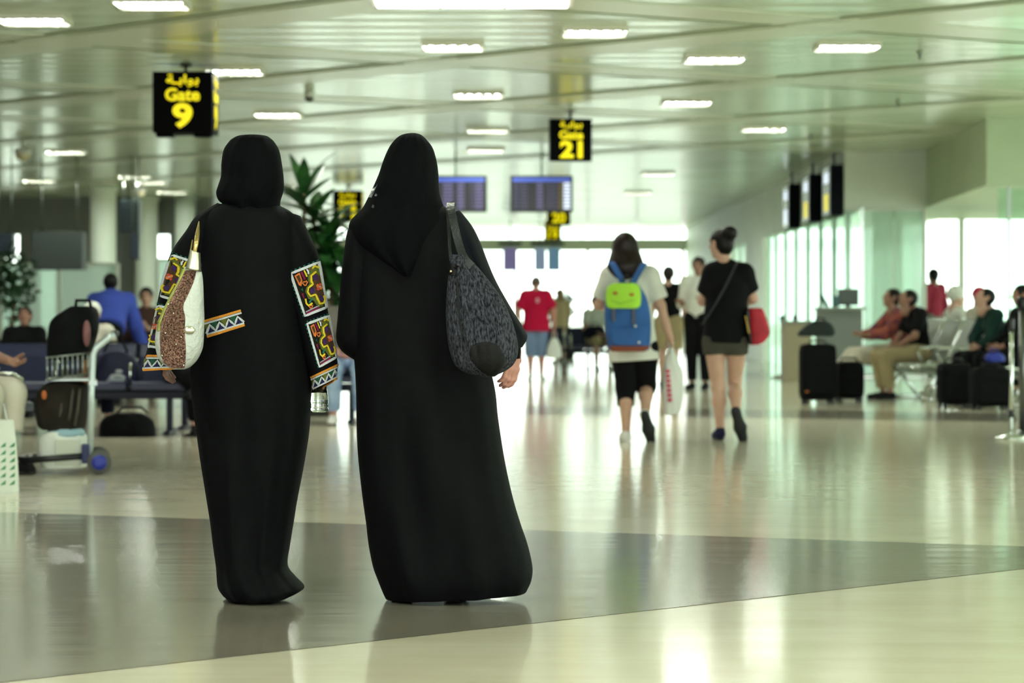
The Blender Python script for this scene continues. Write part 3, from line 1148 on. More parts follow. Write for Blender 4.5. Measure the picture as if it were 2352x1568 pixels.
rows = [(500, 466, 540, 480, .12, 0), (452, 496, 505, 505, .15, 0), (428, 530, 500, 540, .18, 0), (395, 578, 484, 586, .19, 0), (375, 640, 470, 650, .20, 0), (361, 700, 455, 715, .20, 0), (349, 760, 440, 772, .21, 0), (335, 820, 424, 826, .22, 0), (329, 852, 415, 846, .22, 0)]
slLl = drape('sleeve', rows, M_abaya, WL, invL, 40, 48, lambda a, t: .004 * math.sin(7 * a + 8 * t), capit=True)
rows = [(640, 480, 690, 496, .12, 0), (640, 530, 714, 545, .17, 0), (640, 632, 735, 596, .19, 0), (657, 686, 746, 655, .19, 0), (675, 735, 752, 709, .19, 0), (692, 797, 765, 765, .19, 0), (708, 852, 774, 824, .19, 0), (713, 868, 775, 836, .19, 0), (721, 899, 772, 871, .18, 0)]
slLr = drape('sleeve', rows, M_abaya, WL, invL, 44, 48, lambda a, t: .003 * math.sin(5 * a + 6 * t), capit=True)
bR, bLs, bA = bvh_of(slLr), bvh_of(slLl), bvh_of(abL)
embroidered_panel(bR, (665, 626), (733, 598), (751, 708), (700, 729), WL, invL)
embroidered_panel(bR, (703, 741), (755, 722), (773, 822), (733, 846), WL, invL)
zigzag_band(bR, (715, 864), (775, 834), (772, 870), (722, 898), WL, invL, 4)
embroidered_panel(bLs, (391, 581), (462, 604), (440, 704), (363, 681), WL, invL, True)
embroidered_panel(bLs, (357, 697), (430, 716), (410, 808), (335, 797), WL, invL, True)
zigzag_band(bLs, (334, 814), (412, 816), (408, 846), (329, 852), WL, invL, 4)
zigzag_band(bA, (470, 735), (553, 710), (563, 748), (478, 775), WL, invL, 4)

# ---- the woman with the long veil -------------------------------------------------------
locR = Vector(((985 - CX) / F * Y0, Y0, 0))
invR = Matrix.Translation(-locR)
J = stand(1.60)
J.update(head=jp(942, 392, .02, locR), neck=jp(945, 485, 0, locR), chest=jp(950, 590, 0, locR), waist=jp(955, 720, 0, locR), pel=jp(968, 810, 0, locR),
         shL=jp(850, 530, 0, locR), elL=jp(812, 755, -.02, locR), wrL=jp(835, 800, .17, locR), shR=jp(1045, 525, 0, locR), elR=jp(1130, 690, 0, locR), wrR=jp(1181, 793, .02, locR))
WR = person('woman in plain black abaya with a long pointed veil down her back', J, locR, skin='pink', k=.95, fat=.95, hands=('relaxed', 'relaxed'), handdir={'R': (-.10, -.06, -1)}, handfwd={'R': (.75, .75, 0)})
foldR = lambda a, t: .018 * math.sin(8 * a + 4 * t) * t + .010 * math.sin(15 * a - 6 * t) * t + .007 * math.sin(5 * a + 12 * t)
rows = [(905, 465, 1010, 470, .14, 0), (852, 490, 1052, 490, .23, 0), (825, 520, 1075, 525, .27, 0), (815, 560, 1085, 560, .29, 0), (808, 620, 1085, 620, .31, 0), (806, 700, 1085, 700, .33, 0), (809, 780, 1100, 780, .36, 0),
        (815, 840, 1124, 840, .38, 0), (818, 900, 1138, 900, .40, 0), (819, 950, 1143, 950, .41, 0), (820, 1000, 1150, 1000, .42, 0), (823, 1050, 1158, 1050, .43, 0), (828, 1100, 1168, 1100, .44, 0), (834, 1150, 1180, 1150, .45, 0),
        (841, 1200, 1195, 1200, .46, 0), (847, 1250, 1212, 1250, .47, 0), (857, 1300, 1223, 1300, .48, 0), (868, 1330, 1221, 1330, .47, 0), (879, 1358, 1213, 1350, .44, 0), (886, 1373, 1208, 1359, .42, 0)]
abR = drape('abaya', rows, M_abaya, WR, invR, 96, 80, foldR)
rows = [(940, 306, 956, 306, .04, .01), (922, 310, 968, 310, .10, .01), (907, 321, 980, 321, .16, .01), (893, 340, 994, 340, .20, .01), (880, 370, 1003, 370, .24, .01), (870, 400, 1007, 400, .255, .01), (857, 430, 1008, 430, .26, 0),
        (846, 453, 1012, 453, .27, 0), (831, 480, 1022, 480, .29, -.005), (806, 506, 1036, 508, .32, -.01), (802, 530, 1030, 535, .34, -.01), (818, 562, 1008, 565, .345, -.015), (866, 600, 982, 602, .345, -.018), (926, 634, 950, 636, .33, -.02)]
fr = lambda a, t: .012 * math.exp(-((a - 1.45) / .16) ** 2) * min(1, t * 2) + .006 * math.sin(7 * a + 5 * t) * t + .004 * math.sin(13 * a - 8 * t)
vl = drape('head_scarf', rows, M_scarf, WR, invR, 64, 80, fr, p=2.1)
bV = bvh_of(vl)
for i, (px, py, w, h, r) in enumerate(((853, 432, 4, 16, .5), (864, 448, 3, 3, 0), (857, 474, 3, 4, 0), (849, 446, 3, 8, .5))):  # small pale patches put on the veil as painted glints
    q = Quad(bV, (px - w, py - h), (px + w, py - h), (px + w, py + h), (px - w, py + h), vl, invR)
    q.fill('glint_patch', [(.5 + r * .5, 0), (1, .3), (.7 - r * .3, 1), (0, .8), (.3, .25)], mat('glint_grey', '55565e', .3, metal=.5), .002)
rows = [(812, 512, 868, 505, .14, 0), (798, 532, 872, 535, .19, 0), (788, 600, 870, 605, .22, 0), (780, 680, 862, 685, .24, .01), (775, 740, 855, 745, .26, .02), (773, 780, 850, 788, .27, .03), (786, 806, 850, 812, .25, .05), (814, 826, 850, 828, .2, .06)]
drape('sleeve', rows, M_abaya, WR, invR, 36, 48, lambda a, t: .004 * math.sin(6 * a + 9 * t))
rows = [(1000, 500, 1056, 483, .12, 0), (1004, 540, 1085, 520, .18, 0), (1010, 570, 1103, 556, .20, 0), (1040, 645, 1134, 634, .21, 0), (1070, 715, 1170, 700, .21, 0), (1108, 775, 1205, 757, .20, 0), (1136, 802, 1211, 776, .17, 0), (1152, 808, 1200, 797, .13, 0)]
drape('sleeve', rows, M_navyslv, WR, invR, 40, 48, lambda a, t: .008 * math.sin(6 * a + 7 * t) + .004 * math.sin(11 * a - 9 * t))
rows = [(1154, 770, 1197, 770, .08, .01), (1160, 800, 1197, 798, .07, .01), (1164, 826, 1195, 823, .062, .015)]
drape('inner_cuff', rows, M_abaya, WR, invR, 8, 28)

M_slipper = mat('black_slipper', '060607', .6, spec=.2)
shoes(WR, J, M_slipper, M_slipper, .95, .012)

# ---- charcoal knitted shoulder bag --------------------------------------------------------
YB = 9.60
M_knit = mat('charcoal_knit', '14151a', .9, col2='50525c', vscale=120, stretch=(1.4, 1, .5), bump=1.0, bscale=140, spec=.15)
M_leather = mat('grey_leather', '1b1e21', .38, bump=.15, bscale=90)
M_leather_dark = mat('dark_leather', '0c0b0c', .6, bump=.15, bscale=120, spec=.25)
locB = W(1108, 866, YB)
bagR = empty('shoulder_bag', locB, 0, 'charcoal knitted slouchy bag hanging from the veiled woman\'s shoulder', 'bag')
invB = Matrix.Translation(-locB)
rows = [(1036, 584, 1068, 586, .04, 0), (1033, 603, 1090, 605, .08, 0), (1030, 630, 1112, 630, .11, 0), (1025, 680, 1150, 680, .15, 0), (1024, 730, 1174, 730, .18, 0), (1028, 780, 1188, 780, .195, 0), (1034, 810, 1190, 810, .19, 0),
        (1044, 836, 1180, 836, .17, 0), (1062, 852, 1160, 852, .13, 0), (1088, 862, 1140, 861, .08, 0), (1104, 866, 1122, 866, .03, 0)]
bb = drape('bag_body', rows, M_knit, bagR, invB, 60, 72, lambda a, t: (.006 * math.sin(14 * a) + .004 * math.sin(23 * a + 3 * t)) * math.sin(math.pi * min(1, t + .1)), yc=YB, p=2.2)
bB = bvh_of(bb)


def surf_patch(bvh, rows, nx, ny, off, name, m, parent, inv, yc):
    """a fitted piece of material on a bag: rows of (y, left, right)"""
    R = smooth_rows(rows, ny)
    b = MB()
    vs = []
    for y, l, r in R:
        for i in range(nx + 1):
            u = i / nx
            e = off * (1 - .8 * (abs(2 * u - 1) ** 6))
            vs.append(on(bvh, l + (r - l) * u, y, e, yc))
    b.add(vs, [(j * (nx + 1) + i, j * (nx + 1) + i + 1, (j + 1) * (nx + 1) + i + 1, (j + 1) * (nx + 1) + i) for j in range(ny - 1) for i in range(nx)], True)
    return b.build(name, m, parent, xf=inv)


surf_patch(bB, [(785, 1108, 1118), (790, 1090, 1138), (800, 1081, 1150), (815, 1079, 1158), (832, 1086, 1160), (846, 1098, 1153), (856, 1112, 1146), (860.5, 1120, 1138)], 14, 16, .007, 'leather_patch', M_leather_dark, bagR, invB, YB)


def ribbon(pts, w, th, name, m, parent, inv):
    """flat strap along points (x, y, z) facing the camera side"""
    P = [Vector(p) for p in smooth_rows([tuple(p) for p in pts], 18)]
    rings = []
    for i, p in enumerate(P):
        d = (P[min(i + 1, 17)] - P[max(i - 1, 0)]).normalized()
        s = d.cross(Vector((0, 1, 0)))
        s = s.normalized() if s.length > 1e-4 else Vector((1, 0, 0))
        n = d.cross(s)
        rings.append([p + s * w / 2 * a + n * th / 2 * b for a, b in ((-1, -1), (1, -1), (1, 1), (-1, 1))])
    return MB().loft(rings, True, True, False).build(name, m, parent, xf=inv)


ribbon([W(1040, 476, 9.92), W(1035, 468, 9.78), W(1036, 480, 9.71), W(1042, 510, 9.66), W(1054, 560, 9.62), W(1066, 592, 9.58), W(1085, 612, 9.55)], .027, .005, 'strap', M_leather, bagR, invB)
ribbon([W(1030, 478, 9.90), W(1028, 474, 9.78), W(1028, 490, 9.73), W(1031, 530, 9.70), W(1033, 570, 9.66), W(1036, 600, 9.60)], .010, .005, 'strap', M_leather, bagR, invB)
surf_patch(bB, [(606, 1029, 1045), (618, 1028, 1050), (632, 1030, 1048)], 6, 8, .006, 'leather_tab', M_leather_dark, bagR, invB, YB)
p = on(bB, 1040, 624, .009, YB) - locB
MB().ball(p, .0055, 10).build('stud', mat('pale_gold', 'd8c9a0', .2, metal=1), bagR)
ribbon([on(bB, 1052, 640, .004, YB), on(bB, 1052, 690, .004, YB), on(bB, 1062, 760, .004, YB), on(bB, 1085, 800, .004, YB)], .006, .006, 'seam', M_leather_dark, bagR, invB)

# ---- white and bronze bag -------------------------------------------------------------------
YG = 9.62
M_bronze = mat('bronze_sequins', '54342e', .27, metal=.95, col2='d0a292', vscale=170, bump=1.0, bscale=220)
M_whitelea = mat('white_scaled_leather', 'c6cac4', .4, bump=.5, bscale=60)
M_limelea = mat('lime_metallic_leather', '7f8a2c', .35, metal=.3, col2='a3a85a', vscale=20)
M_silver = mat('silver_leather', 'c8c6ae', .28, metal=.85, vary=.1, vscale=30)
locG = W(412, 848, YG)
invG = Matrix.Translation(-locG)
bagL = empty('shoulder_bag', locG, 0, 'white leather bag with a bronze sequinned strip under the embroidered sleeve woman\'s arm', 'bag')
rows = [(424, 612, 462, 620, .055, 0), (416, 632, 465, 634, .075, 0), (404, 660, 467, 660, .10, 0), (385, 695, 468, 695, .125, 0), (365, 735, 469, 735, .14, 0), (357, 772, 468, 772, .15, 0), (358, 800, 465, 800, .145, 0), (366, 826, 453, 826, .12, 0), (385, 842, 437, 842, .08, 0), (400, 848, 424, 848, .03, 0)]
gb = drape('bag_body', rows, M_whitelea, bagL, invG, 50, 56, None, yc=YG)
bG = bvh_of(gb)
bronzeL = [(622, 425), (645, 413), (680, 395), (712, 377), (740, 369), (780, 367), (815, 369), (836, 378), (843, 392)]
bronzeR = [(624, 451), (645, 446), (675, 433), (703, 420), (730, 426), (760, 424), (800, 427), (836, 426), (843, 424)]
rows = []
for i in range(24):
    y = 622 + i * (843 - 622) / 23
    rows.append((y, float(np.interp(y, *zip(*bronzeL))), float(np.interp(y, *zip(*bronzeR)))))
surf_patch(bG, rows, 14, 40, .005, 'sequin_strip', M_bronze, bagL, invG, YG)
surf_patch(bG, [(624, 421, 424), (660, 404.6, 405), (695, 386, 387), (735, 366, 371), (760, 360, 367)], 4, 20, .004, 'lime_gusset', M_limelea, bagL, invG, YG)
surf_patch(bG, [(618, 420, 427), (650, 409, 413), (690, 387.5, 393), (735, 366, 372), (740, 364, 370)], 5, 20, .006, 'lime_gusset', M_limelea, bagL, invG, YG)
rows = [(437, 573, 460, 581, .05, -.01), (433, 590, 461, 597, .058, -.01), (426, 617, 462, 624, .066, -.01)]
drape('silver_cap', rows, M_silver, bagL, invG, 10, 28, None, yc=YG, p=2.6)
p = on(bG, 434, 758, .002, YG) - locG
MB().ball(p, (.020, .008, .0145), 12).build('silver_tab', M_silver, bagL)
for px, py in ((382, 765), (416, 774), (421, 836), (390, 700), (400, 720), (375, 815), (405, 790)):
    MB().ball(on(bG, px, py, .006, YG) - locG, .0032, 6).build('crystal', mat('crystal', 'fff6e8', .05, metal=1), bagL)
M_gold = mat('gold_leather', 'c9b070', .28, metal=.8, vary=.15, vscale=40)
rows = [(456, 508, 458, 508, .006, .12), (450, 530, 459, 532, .010, .05), (446, 552, 457, 555, .014, .0), (442, 578, 452, 580, .014, 0)]
drape('strap', rows, M_gold, bagL, invG, 14, 12, None, yc=YG)
rows = [(441, 550, 444, 551, .008, .04), (438, 565, 442, 566, .008, .02), (435, 582, 439, 583, .008, 0)]
drape('strap', rows, M_gold, bagL, invG, 8, 8, None, yc=YG)

# ---- water bottle held in the cuff ---------------------------------------------------------
YW = Y0 - .005
locW = W(734, 948, YW)
bot = empty('water_bottle', locW, 0, 'clear plastic water bottle dangling from the embroidered cuff', 'bottle')
s = 1 / 660.0
prof = [(.004, .006), (.012, .002), (.026, .003), (.031, .010), (.0315, .016), (.029, .020), (.0315, .025), (.029, .030), (.0315, .036), (.0310, .046), (.0300, .060), (.0285, .075), (.024, .10), (.012, .125), (.012, .15)]
M_pet = mat('clear_plastic', 'f2fbf6', .03, trans=1.0, ior=1.33, spec=.6)
MB().lathe(prof, 24, (0, 0, 0)).build('bottle_shell', M_pet, bot)
MB().lathe([(.0135, .148), (.0135, .166), (.0125, .168)], 16).build('screw_cap', mat('white_plastic', 'e8ece8', .4), bot)

# ------------------------------------------------------------------ gate signs
M_signblack = mat('sign_black', '040506', .6, spec=.06)
M_yellow = mat('sign_yellow', 'f2e000', .4, emit=.55)
ARABIC = '\ufe94\u0640\ufe91\ufe8d\ufeee\ufe91'
PI = math.pi


def gate_sign(x, y, w, h, d, zb, num, label, rz=0.0, sides=True, feet=False, words=True):
    r = empty('gate_sign', (x, y, zb), rz, label, 'sign')
    MB().box((0, d / 2, h / 2), (w, d, h), bev=.008).build('sign_box', M_signblack, r)
    MB().tube([(0, d / 2, h), (0, d / 2, ZC - zb - .01)], .018, 10).build('hanger', M_dark, r)
    MB().lathe([(.06, ZC - zb - .02), (.06, ZC - zb)], 16, (0, d / 2, 0)).build('ceiling_plate', M_dark, r)
    k = h / .61
    faces = [((0, -.002, 0), 0.0)]
    if sides:
        faces += [((w / 2 + .002, d / 2, 0), PI / 2), ((-w / 2 - .002, d / 2, 0), -PI / 2), ((0, d + .002, 0), PI)]
    for (fx, fy, fz), a in faces:
        fw = 1.0
        if words:
            lettering('arabic_lettering', ARABIC, .15 * k, M_yellow, r, (fx, fy, h - .092 * k), (PI / 2, 0, a), bold=.003, wide=.325 * k, tall=.125 * k)
            lettering('lettering', 'Gate', .17 * k, M_yellow, r, (fx, fy, h - .232 * k), (PI / 2, 0, a), bold=.005, wide=.345 * k, tall=.128 * k)
            lettering('numeral', num, .34 * k, M_yellow, r, (fx, fy, .168 * k), (PI / 2, 0, a), bold=.012, wide=(.20 if len(num) == 1 else .33) * k, tall=.25 * k)
        else:
            lettering('numeral', num, .30 * k, M_yellow, r, (fx, fy, h * .48), (PI / 2, 0, a), bold=.014, wide=.34 * k)
    if feet:
        for sx in (-1, 1):
            MB().box((sx * .19, .16, -.02), (.17, .2, .04), bev=.008).build('lower_bracket', M_signblack, r)
    return r


gate_sign(-3.29, 28.4, .60, .61, .60, 2.80, '9', 'black hanging cube sign with yellow lettering reading Gate 9', feet=True)
gate_sign(.726, 34.9, .515, .52, .16, 2.86, '21', 'black hanging sign with yellow lettering reading Gate 21', rz=.11, sides=False)
gate_sign(-3.23, 55.8, .58, .60, .58, 2.80, '11', 'black hanging sign reading Gate 11 beyond the potted dracaena')
gate_sign(.96, 58.3, .48, .52, .48, 2.80, '20', 'black hanging sign with yellow 20 under the departure screen', words=True)
gate_sign(1.02, 71.0, .42, .50, .42, 2.80, '19', 'small far black sign with yellow lettering below the sign reading 20')

# ------------------------------------------------------------------ departure screens
M_scr = mat('screen_black', '0a0c14', .25, emit=.25)
M_scr_blue = mat('screen_blue', '4358b0', .3, emit=.75)
M_scr_violet = mat('screen_violet', '4a4566', .3, emit=.55)
M_scr_dim = mat('screen_dim_violet', '2c2a40', .3, emit=.5)
M_scr_white = mat('screen_white', 'c9d2e6', .3, emit=.8)
M_scr_amber = mat('screen_amber', '4a3f14', .3, emit=.6)


def departure_screen(x, label, cols):
    r = empty('departure_screen', (x, 44.4, 2.57), 0, label, 'screen')
    MB().box((0, .06, .285), (.98, .12, .57), bev=.01).build('housing', mat('screen_housing', '20261f', .4), r)
    MB().box((0, -.004, .285), (.93, .01, .52)).build('display', M_scr, r)
    MB().box((0, -.011, .505), (.90, .006, .055)).build('header_strip', M_scr_blue, r)
    for cx, w, m in cols:
        for j in range(8):
            MB().box((cx, -.011, .44 - j * .053), (w, .006, .038)).build('text_row', m, r)
    MB().tube([(0, .06, .57), (0, .06, .93)], .016, 10).build('hanger_rod', mat('rod_green', '7c9a84', .4), r)
    return r


departure_screen(.463, 'departure screen with a pale right column hung beside the Gate 21 sign', ((-.40, .07, M_scr_dim), (-.28, .12, M_scr_dim), (-.03, .10, M_scr_violet), (.16, .16, M_scr_dim), (.29, .06, M_scr_amber), (.395, .11, M_scr_white)))
departure_screen(-.88, 'departure screen with violet columns partly behind the pointed veil', ((-.35, .12, M_scr_dim), (-.12, .16, M_scr_violet), (.08, .11, M_scr_violet), (.27, .08, M_scr_dim), (.37, .12, M_scr_violet)))

# gate number screens on the white wall
for i, (y, wd) in enumerate(((44.0, 1.0), (47.1, 1.0), (50.6, 1.0))):
    r = empty('gate_screen', (4.92, y, 2.5), 0, ('gate screen with a yellow number nearest the glass partition', 'gate screen with a yellow number between two other wall screens', 'gate screen with a white lower block farthest from the glass partition')[i], 'screen')
    MB().box((.11, wd / 2, .4), (.21, wd, .79), bev=.01).build('housing', mat('navy_black', '060c14', .5, spec=.1), r)
    MB().box((-.002, wd / 2, .4), (.008, wd * .94, .74)).build('display', mat('screen_grey', '59615f', .25, emit=.25), r)
    MB().box((-.008, wd / 2, .22), (.006, wd * .5, .26)).build('number_block', M_yellow if i < 2 else M_scr_white, r)
    MB().box((-.008, wd / 2, .60), (.006, wd * .6, .16)).build('text_block', M_scr_white, r)
    MB().box((.11, wd / 2, .83), (.05, .05, .35)).build('bracket', M_dark, r)

# far hanging boards in front of the end windows
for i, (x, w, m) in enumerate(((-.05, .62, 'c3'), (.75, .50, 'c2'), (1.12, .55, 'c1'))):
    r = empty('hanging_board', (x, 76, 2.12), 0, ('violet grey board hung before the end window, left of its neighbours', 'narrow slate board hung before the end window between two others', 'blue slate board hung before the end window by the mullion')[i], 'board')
    MB().box((0, 0, .31), (w * .62, .06, .62), bev=.01).build('panel', mat('board_' + m, {'c1': '5a7a8c', 'c2': '77889a', 'c3': '6a6488'}[m], .5, emit=.6), r)  # glow put into the panels to stand for light from behind
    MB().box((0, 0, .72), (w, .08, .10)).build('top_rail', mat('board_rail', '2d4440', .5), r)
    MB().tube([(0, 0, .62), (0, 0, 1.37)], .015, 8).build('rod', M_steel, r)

# ------------------------------------------------------------------ things on the ceiling
def dome(x, y, drop, r_, m, label):
    r = empty('dome_camera', (x, y, ZC), 0, label, 'camera')
    MB().lathe([(.05, 0), (.05, -.02), (.02, -.03), (.02, -drop)], 16).build('stem', M_frame, r)
    MB().lathe([(r_ * .9, -drop + .02), (r_, -drop - .02), (r_ * .96, -drop - .06)], 20).build('collar', M_frame, r)
    MB().ball((0, 0, -drop - .06), (r_ * .9, r_ * .9, r_ * .8), 12).build('dome', m, r)


dome(-7.15, 41.6, .12, .13, mat('dome_cream', 'd8cfa8', .2, emit=.0), 'cream dome camera hanging on a stem over the waiting area')
dome(-7.2, 55.0, .10, .13, MATS['dome_cream'], 'pale dome camera hanging before the dark hanging box')
dome(-2.28, 32.0, .02, .06, mat('dome_black', '0a0e12', .15), 'small black dome camera on the ceiling beside the Gate 9 sign')
for i, (x, y) in enumerate(((3.9, 27.2), (4.55, 33.5), (4.2, 40.0))):
    r = empty('sprinkler', (x, y, ZC), 0, 'small grey sprinkler head under the ceiling near the bulkhead', 'sprinkler', 'sprinkler heads on the ceiling')
    MB().lathe([(.035, 0), (.035, -.015), (.012, -.02), (.012, -.07)], 12).build('stem', M_steel, r)
    MB().lathe([(.03, -.075), (.03, -.08)], 12).build('deflector', M_steel, r)

# dark hanging boxes of the waiting area
def hang_box(x, y, zb, w, h, d, label, m):
    r = empty('hanging_box', (x, y, zb), 0, label, 'sign')
    MB().box((0, d / 2, h / 2), (w, d, h), bev=.01).build('box', m, r)
    for sx in (-.35, .35):
        MB().tube([(sx * w, d / 2, h), (sx * w, d / 2, ZC - zb - .01)], .012, 8).build('rod', M_steel, r)


M_boxgrey = mat('box_grey', '39413f', .5)
hang_box(-7.2, 45, 1.68, .80, .60, .5, 'dark grey hanging box above the mint glass screens', M_boxgrey)
hang_box(-6.05, 45.6, 1.85, .14, .42, .2, 'small blue black end panel beside the grey hanging box', mat('box_navy', '1d2836', .4))
hang_box(-8.05, 45, 1.9, .3, .36, .3, 'blue black hanging sign above the leafy bush', MATS['box_navy'])
hang_box(-7.0, 52, 2.45, .36, .60, .4, 'teal black hanging box in front of the pale columns', mat('box_teal', '26363a', .4))
hang_box(-5.65, 52, 2.2, .30, .60, .4, 'slate hanging box beside the slim pale column', mat('box_slate', '55605c', .4))

# mint glass screens behind the left seats
def glass_screen(x, y, n, w, h, label):
    r = empty('glass_screen', (x, y, 0), 0, label, 'partition')
    for i in range(n):
        MB().box((i * w + w / 2, 0, h / 2 + .04), (w - .07, .02, h - .06)).build('pane', M_mint, r)
    for i in range(n + 1):
        MB().box((i * w, -.01, h / 2), (.06, .07, h)).build('post', M_frame, r)
    MB().box((n * w / 2, -.01, h), (n * w, .05, .05)).build('rail', M_frame, r)


glass_screen(-8.9, 49.5, 2, 1.02, 1.85, 'frosted mint glass screen below the grey hanging box')
glass_screen(-6.35, 51, 1, .75, 1.95, 'narrow frosted mint glass screen right of the pale columns')

# ------------------------------------------------------------------ plants
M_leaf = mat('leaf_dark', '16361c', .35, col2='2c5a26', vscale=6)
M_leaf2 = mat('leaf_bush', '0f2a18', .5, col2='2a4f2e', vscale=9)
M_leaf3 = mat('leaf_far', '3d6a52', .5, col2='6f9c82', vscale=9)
M_pot = mat('pot_charcoal', '2a2c2b', .5)
M_cane = mat('cane', '6a5a40', .8, vary=.3, vscale=30)


def leaf_mesh(L, w, droop):
    b = MB()
    n = 7
    A, B, Cc = [], [], []
    for i in range(n + 1):
        t = i / n
        ww = w * math.sin(math.pi * min(1, .12 + t * .88)) ** .8 if i < n else .001
        x = L * t
        zz = -droop * L * t * t
        A.append((x, -ww / 2, zz + .12 * ww))
        B.append((x, 0, zz))
        Cc.append((x, ww / 2, zz + .12 * ww))
    vs = A + B + Cc
    m = n + 1
    fs = [(i, i + 1, m + i + 1, m + i) for i in range(n)] + [(m + i, m + i + 1, 2 * m + i + 1, 2 * m + i) for i in range(n)]
    b.add(vs, fs, True)
    me = bpy.data.meshes.new('leaf')
    me.from_pydata(b.v, [], b.f)
    me.polygons.foreach_set('use_smooth', b.sm)
    me.materials.append(M_leaf)
    return me


LEAVES = [leaf_mesh(.42, .12, .10), leaf_mesh(.52, .09, .55), leaf_mesh(.42, .11, .3)]
dr = empty('potted_dracaena', (-1.95, 27.6, 0), 0, 'tall potted dracaena with long dark green leaves between the women', 'plant')
MB().lathe([(.20, 0), (.26, .42), (.27, .45), (.24, .45), (.23, .41)], 28).build('pot', M_pot, dr)
MB().lathe([(.001, .40), (.23, .41)], 20, cap=False).build('soil', mat('soil', '2a2018', .9), dr)
dr.scale = (1.19, 1.19, 1.19)
rnd = random.Random(3)
roset = [(-.06, 0, 1.76, 11, 0), (.14, .05, 1.45, 30, 1), (.18, -.06, 1.18, 30, 1), (.02, .04, 1.58, 22, 2), (.26, -.02, .98, 26, 1), (.12, -.1, 1.32, 22, 2)]
for i, (x, y, zz, n, kind) in enumerate(roset):
    MB().tube([(x * .3, y * .3, .38), (x * .8, y * .8, zz * .6), (x, y, zz + .05)], [.024, .02, .014], 8).build('cane', M_cane, dr)
    for k in range(n):
        a = 2.4 * k + i
        el = (1.35 - 1.5 * (k / n)) if kind == 0 else (1.0 - 1.5 * (k / n))
        o = bpy.data.objects.new('leaf', LEAVES[kind if k % 4 else 1])
        COL.objects.link(o)
        o.parent = dr
        o.matrix_local = Matrix.Translation((x, y, zz + .05 - .12 * k / n)) @ Matrix.Rotation(a, 4, 'Z') @ Matrix.Rotation(-el, 4, 'Y') @ Matrix.Scale(rnd.uniform(.8, 1.05), 4)


def foliage(name, n, r, c, size, m, parent, seed):
    rr = random.Random(seed)
    b = MB()
    for i in range(n):
        d = Vector((rr.gauss(0, 1), rr.gauss(0, 1), rr.gauss(0, 1)))
        d = d.normalized() * (rr.random() ** .4)
        p = Vector((c[0] + d.x * r[0], c[1] + d.y * r[1], c[2] + d.z * r[2]))
        u = Vector((rr.gauss(0, 1), rr.gauss(0, 1), rr.gauss(0, .7))).normalized()
        v = u.orthogonal().normalized()
        s = size * rr.uniform(.6, 1.2)
        b.add([p, p + u * s * .5 + v * s * .22, p + u * s, p + u * s * .5 - v * s * .22], [(0, 1, 2, 3)], True)
    o = b.build(name, m, parent)
    o['kind'] = 'stuff'
    return o


def bush(x, y, h, r, rz_, n, size, m, label, seed):
    t = empty('potted_bush', (x, y, 0), 0, label, 'plant')
    MB().lathe([(.2, 0), (.28, .4), (.29, .43), (.25, .43)], 20).build('pot', M_pot, t)
    MB().tube([(0, 0, .4), (.02, 0, h * .6), (0, 0, h)], [.03, .022, .012], 8).build('stem', M_cane, t)
    foliage('foliage', n, (r, r, rz_), (0, 0, h), size, m, t, seed)


bush(-6.95, 39.5, 1.40, .36, .55, 420, .15, M_leaf2, 'bushy dark green plant at the edge of the waiting area', 4)
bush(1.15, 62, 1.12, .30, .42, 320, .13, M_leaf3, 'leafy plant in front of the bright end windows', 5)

# ------------------------------------------------------------------ beam seating
M_navy = mat('navy_vinyl', '141a3c', .4, vary=.15, vscale=10)
M_navy2 = mat('navy_vinyl_edge', '0d1128', .5)


def bench(x, y, n, rz, label, m_seat, pitch=.6, back=.74, metal=False, skip_arm=False):
    r = empty('beam_seat', (x, y, 0), rz, label, 'seat')
    for i in range(n):
        cx = (i - (n - 1) / 2) * pitch
        # seat faces +y
        sp = MB()
        sp.loft([[Vector((cx + sx * (pitch / 2 - .025), yy, zz + dz)) for sx, dz in ((-1, 0), (1, 0), (1, .05), (-1, .05))] for yy, zz in ((-.02, .375), (.15, .365), (.32, .375), (.44, .39), (.47, .375))], True, True, False)
        sp.build('seat_pad', m_seat, r)
        bp = MB()
        bp.loft([[Vector((cx + sx * (pitch / 2 - .025), yy + dy, zz)) for sx, dy in ((-1, 0), (1, 0), (1, -.05), (-1, -.05))] for yy, zz in ((.0, .40), (-.04, .52), (-.09, .64), (-.14, back - .02), (-.15, back))], True, True, False)
        bp.build('back_pad', m_seat, r)
    for i in range(n + 1):
        cx = (i - n / 2) * pitch
        MB().tube([(cx, -.06, .42), (cx, -.06, .58), (cx, -.02, .605), (cx, .30, .605), (cx, .36, .58), (cx, .36, .40)], .016, 8).build('armrest', M_chrome, r)
    MB().box((0, .16, .325), (n * pitch, .09, .07), bev=.01).build('beam', M_navy2, r)
    for sx in (-1, 1):
        cx = sx * (n * pitch / 2 - .3)
        MB().box((cx, .16, .165), (.05, .06, .27)).box((cx, .14, .018), (.06, .55, .03), bev=.01).build('leg', M_navy2, r)
    return r


bench(-3.72, 23.6, 4, PI, 'navy beam seat row facing the aisle behind the luggage trolley', M_navy)
bench(-3.72, 24.35, 4, 0, 'navy beam seat row standing back to back behind the first row', M_navy)
bench(-1.75, 25.9, 2, PI, 'navy beam seat pair under the person in jeans', M_navy)
bench(.95, 51.6, 2, 0, 'far navy beam seat pair seen from behind near the red shirted man', M_navy, pitch=.34)
bench(1.62, 49.6, 2, PI, 'far navy beam seat pair under the person with a dark bag', M_navy)
bench(-3.70, 17.75, 2, -PI / 2 - .4, 'dark seat pair at the edge beside the white shopping bag', M_navy2)
bench(-4.4, 33.6, 3, PI, 'navy beam seat row behind the blue shirted man', M_navy)
bench(-5.2, 27.6, 3, PI, 'navy beam seat row under the bowed dark haired person', M_navy)

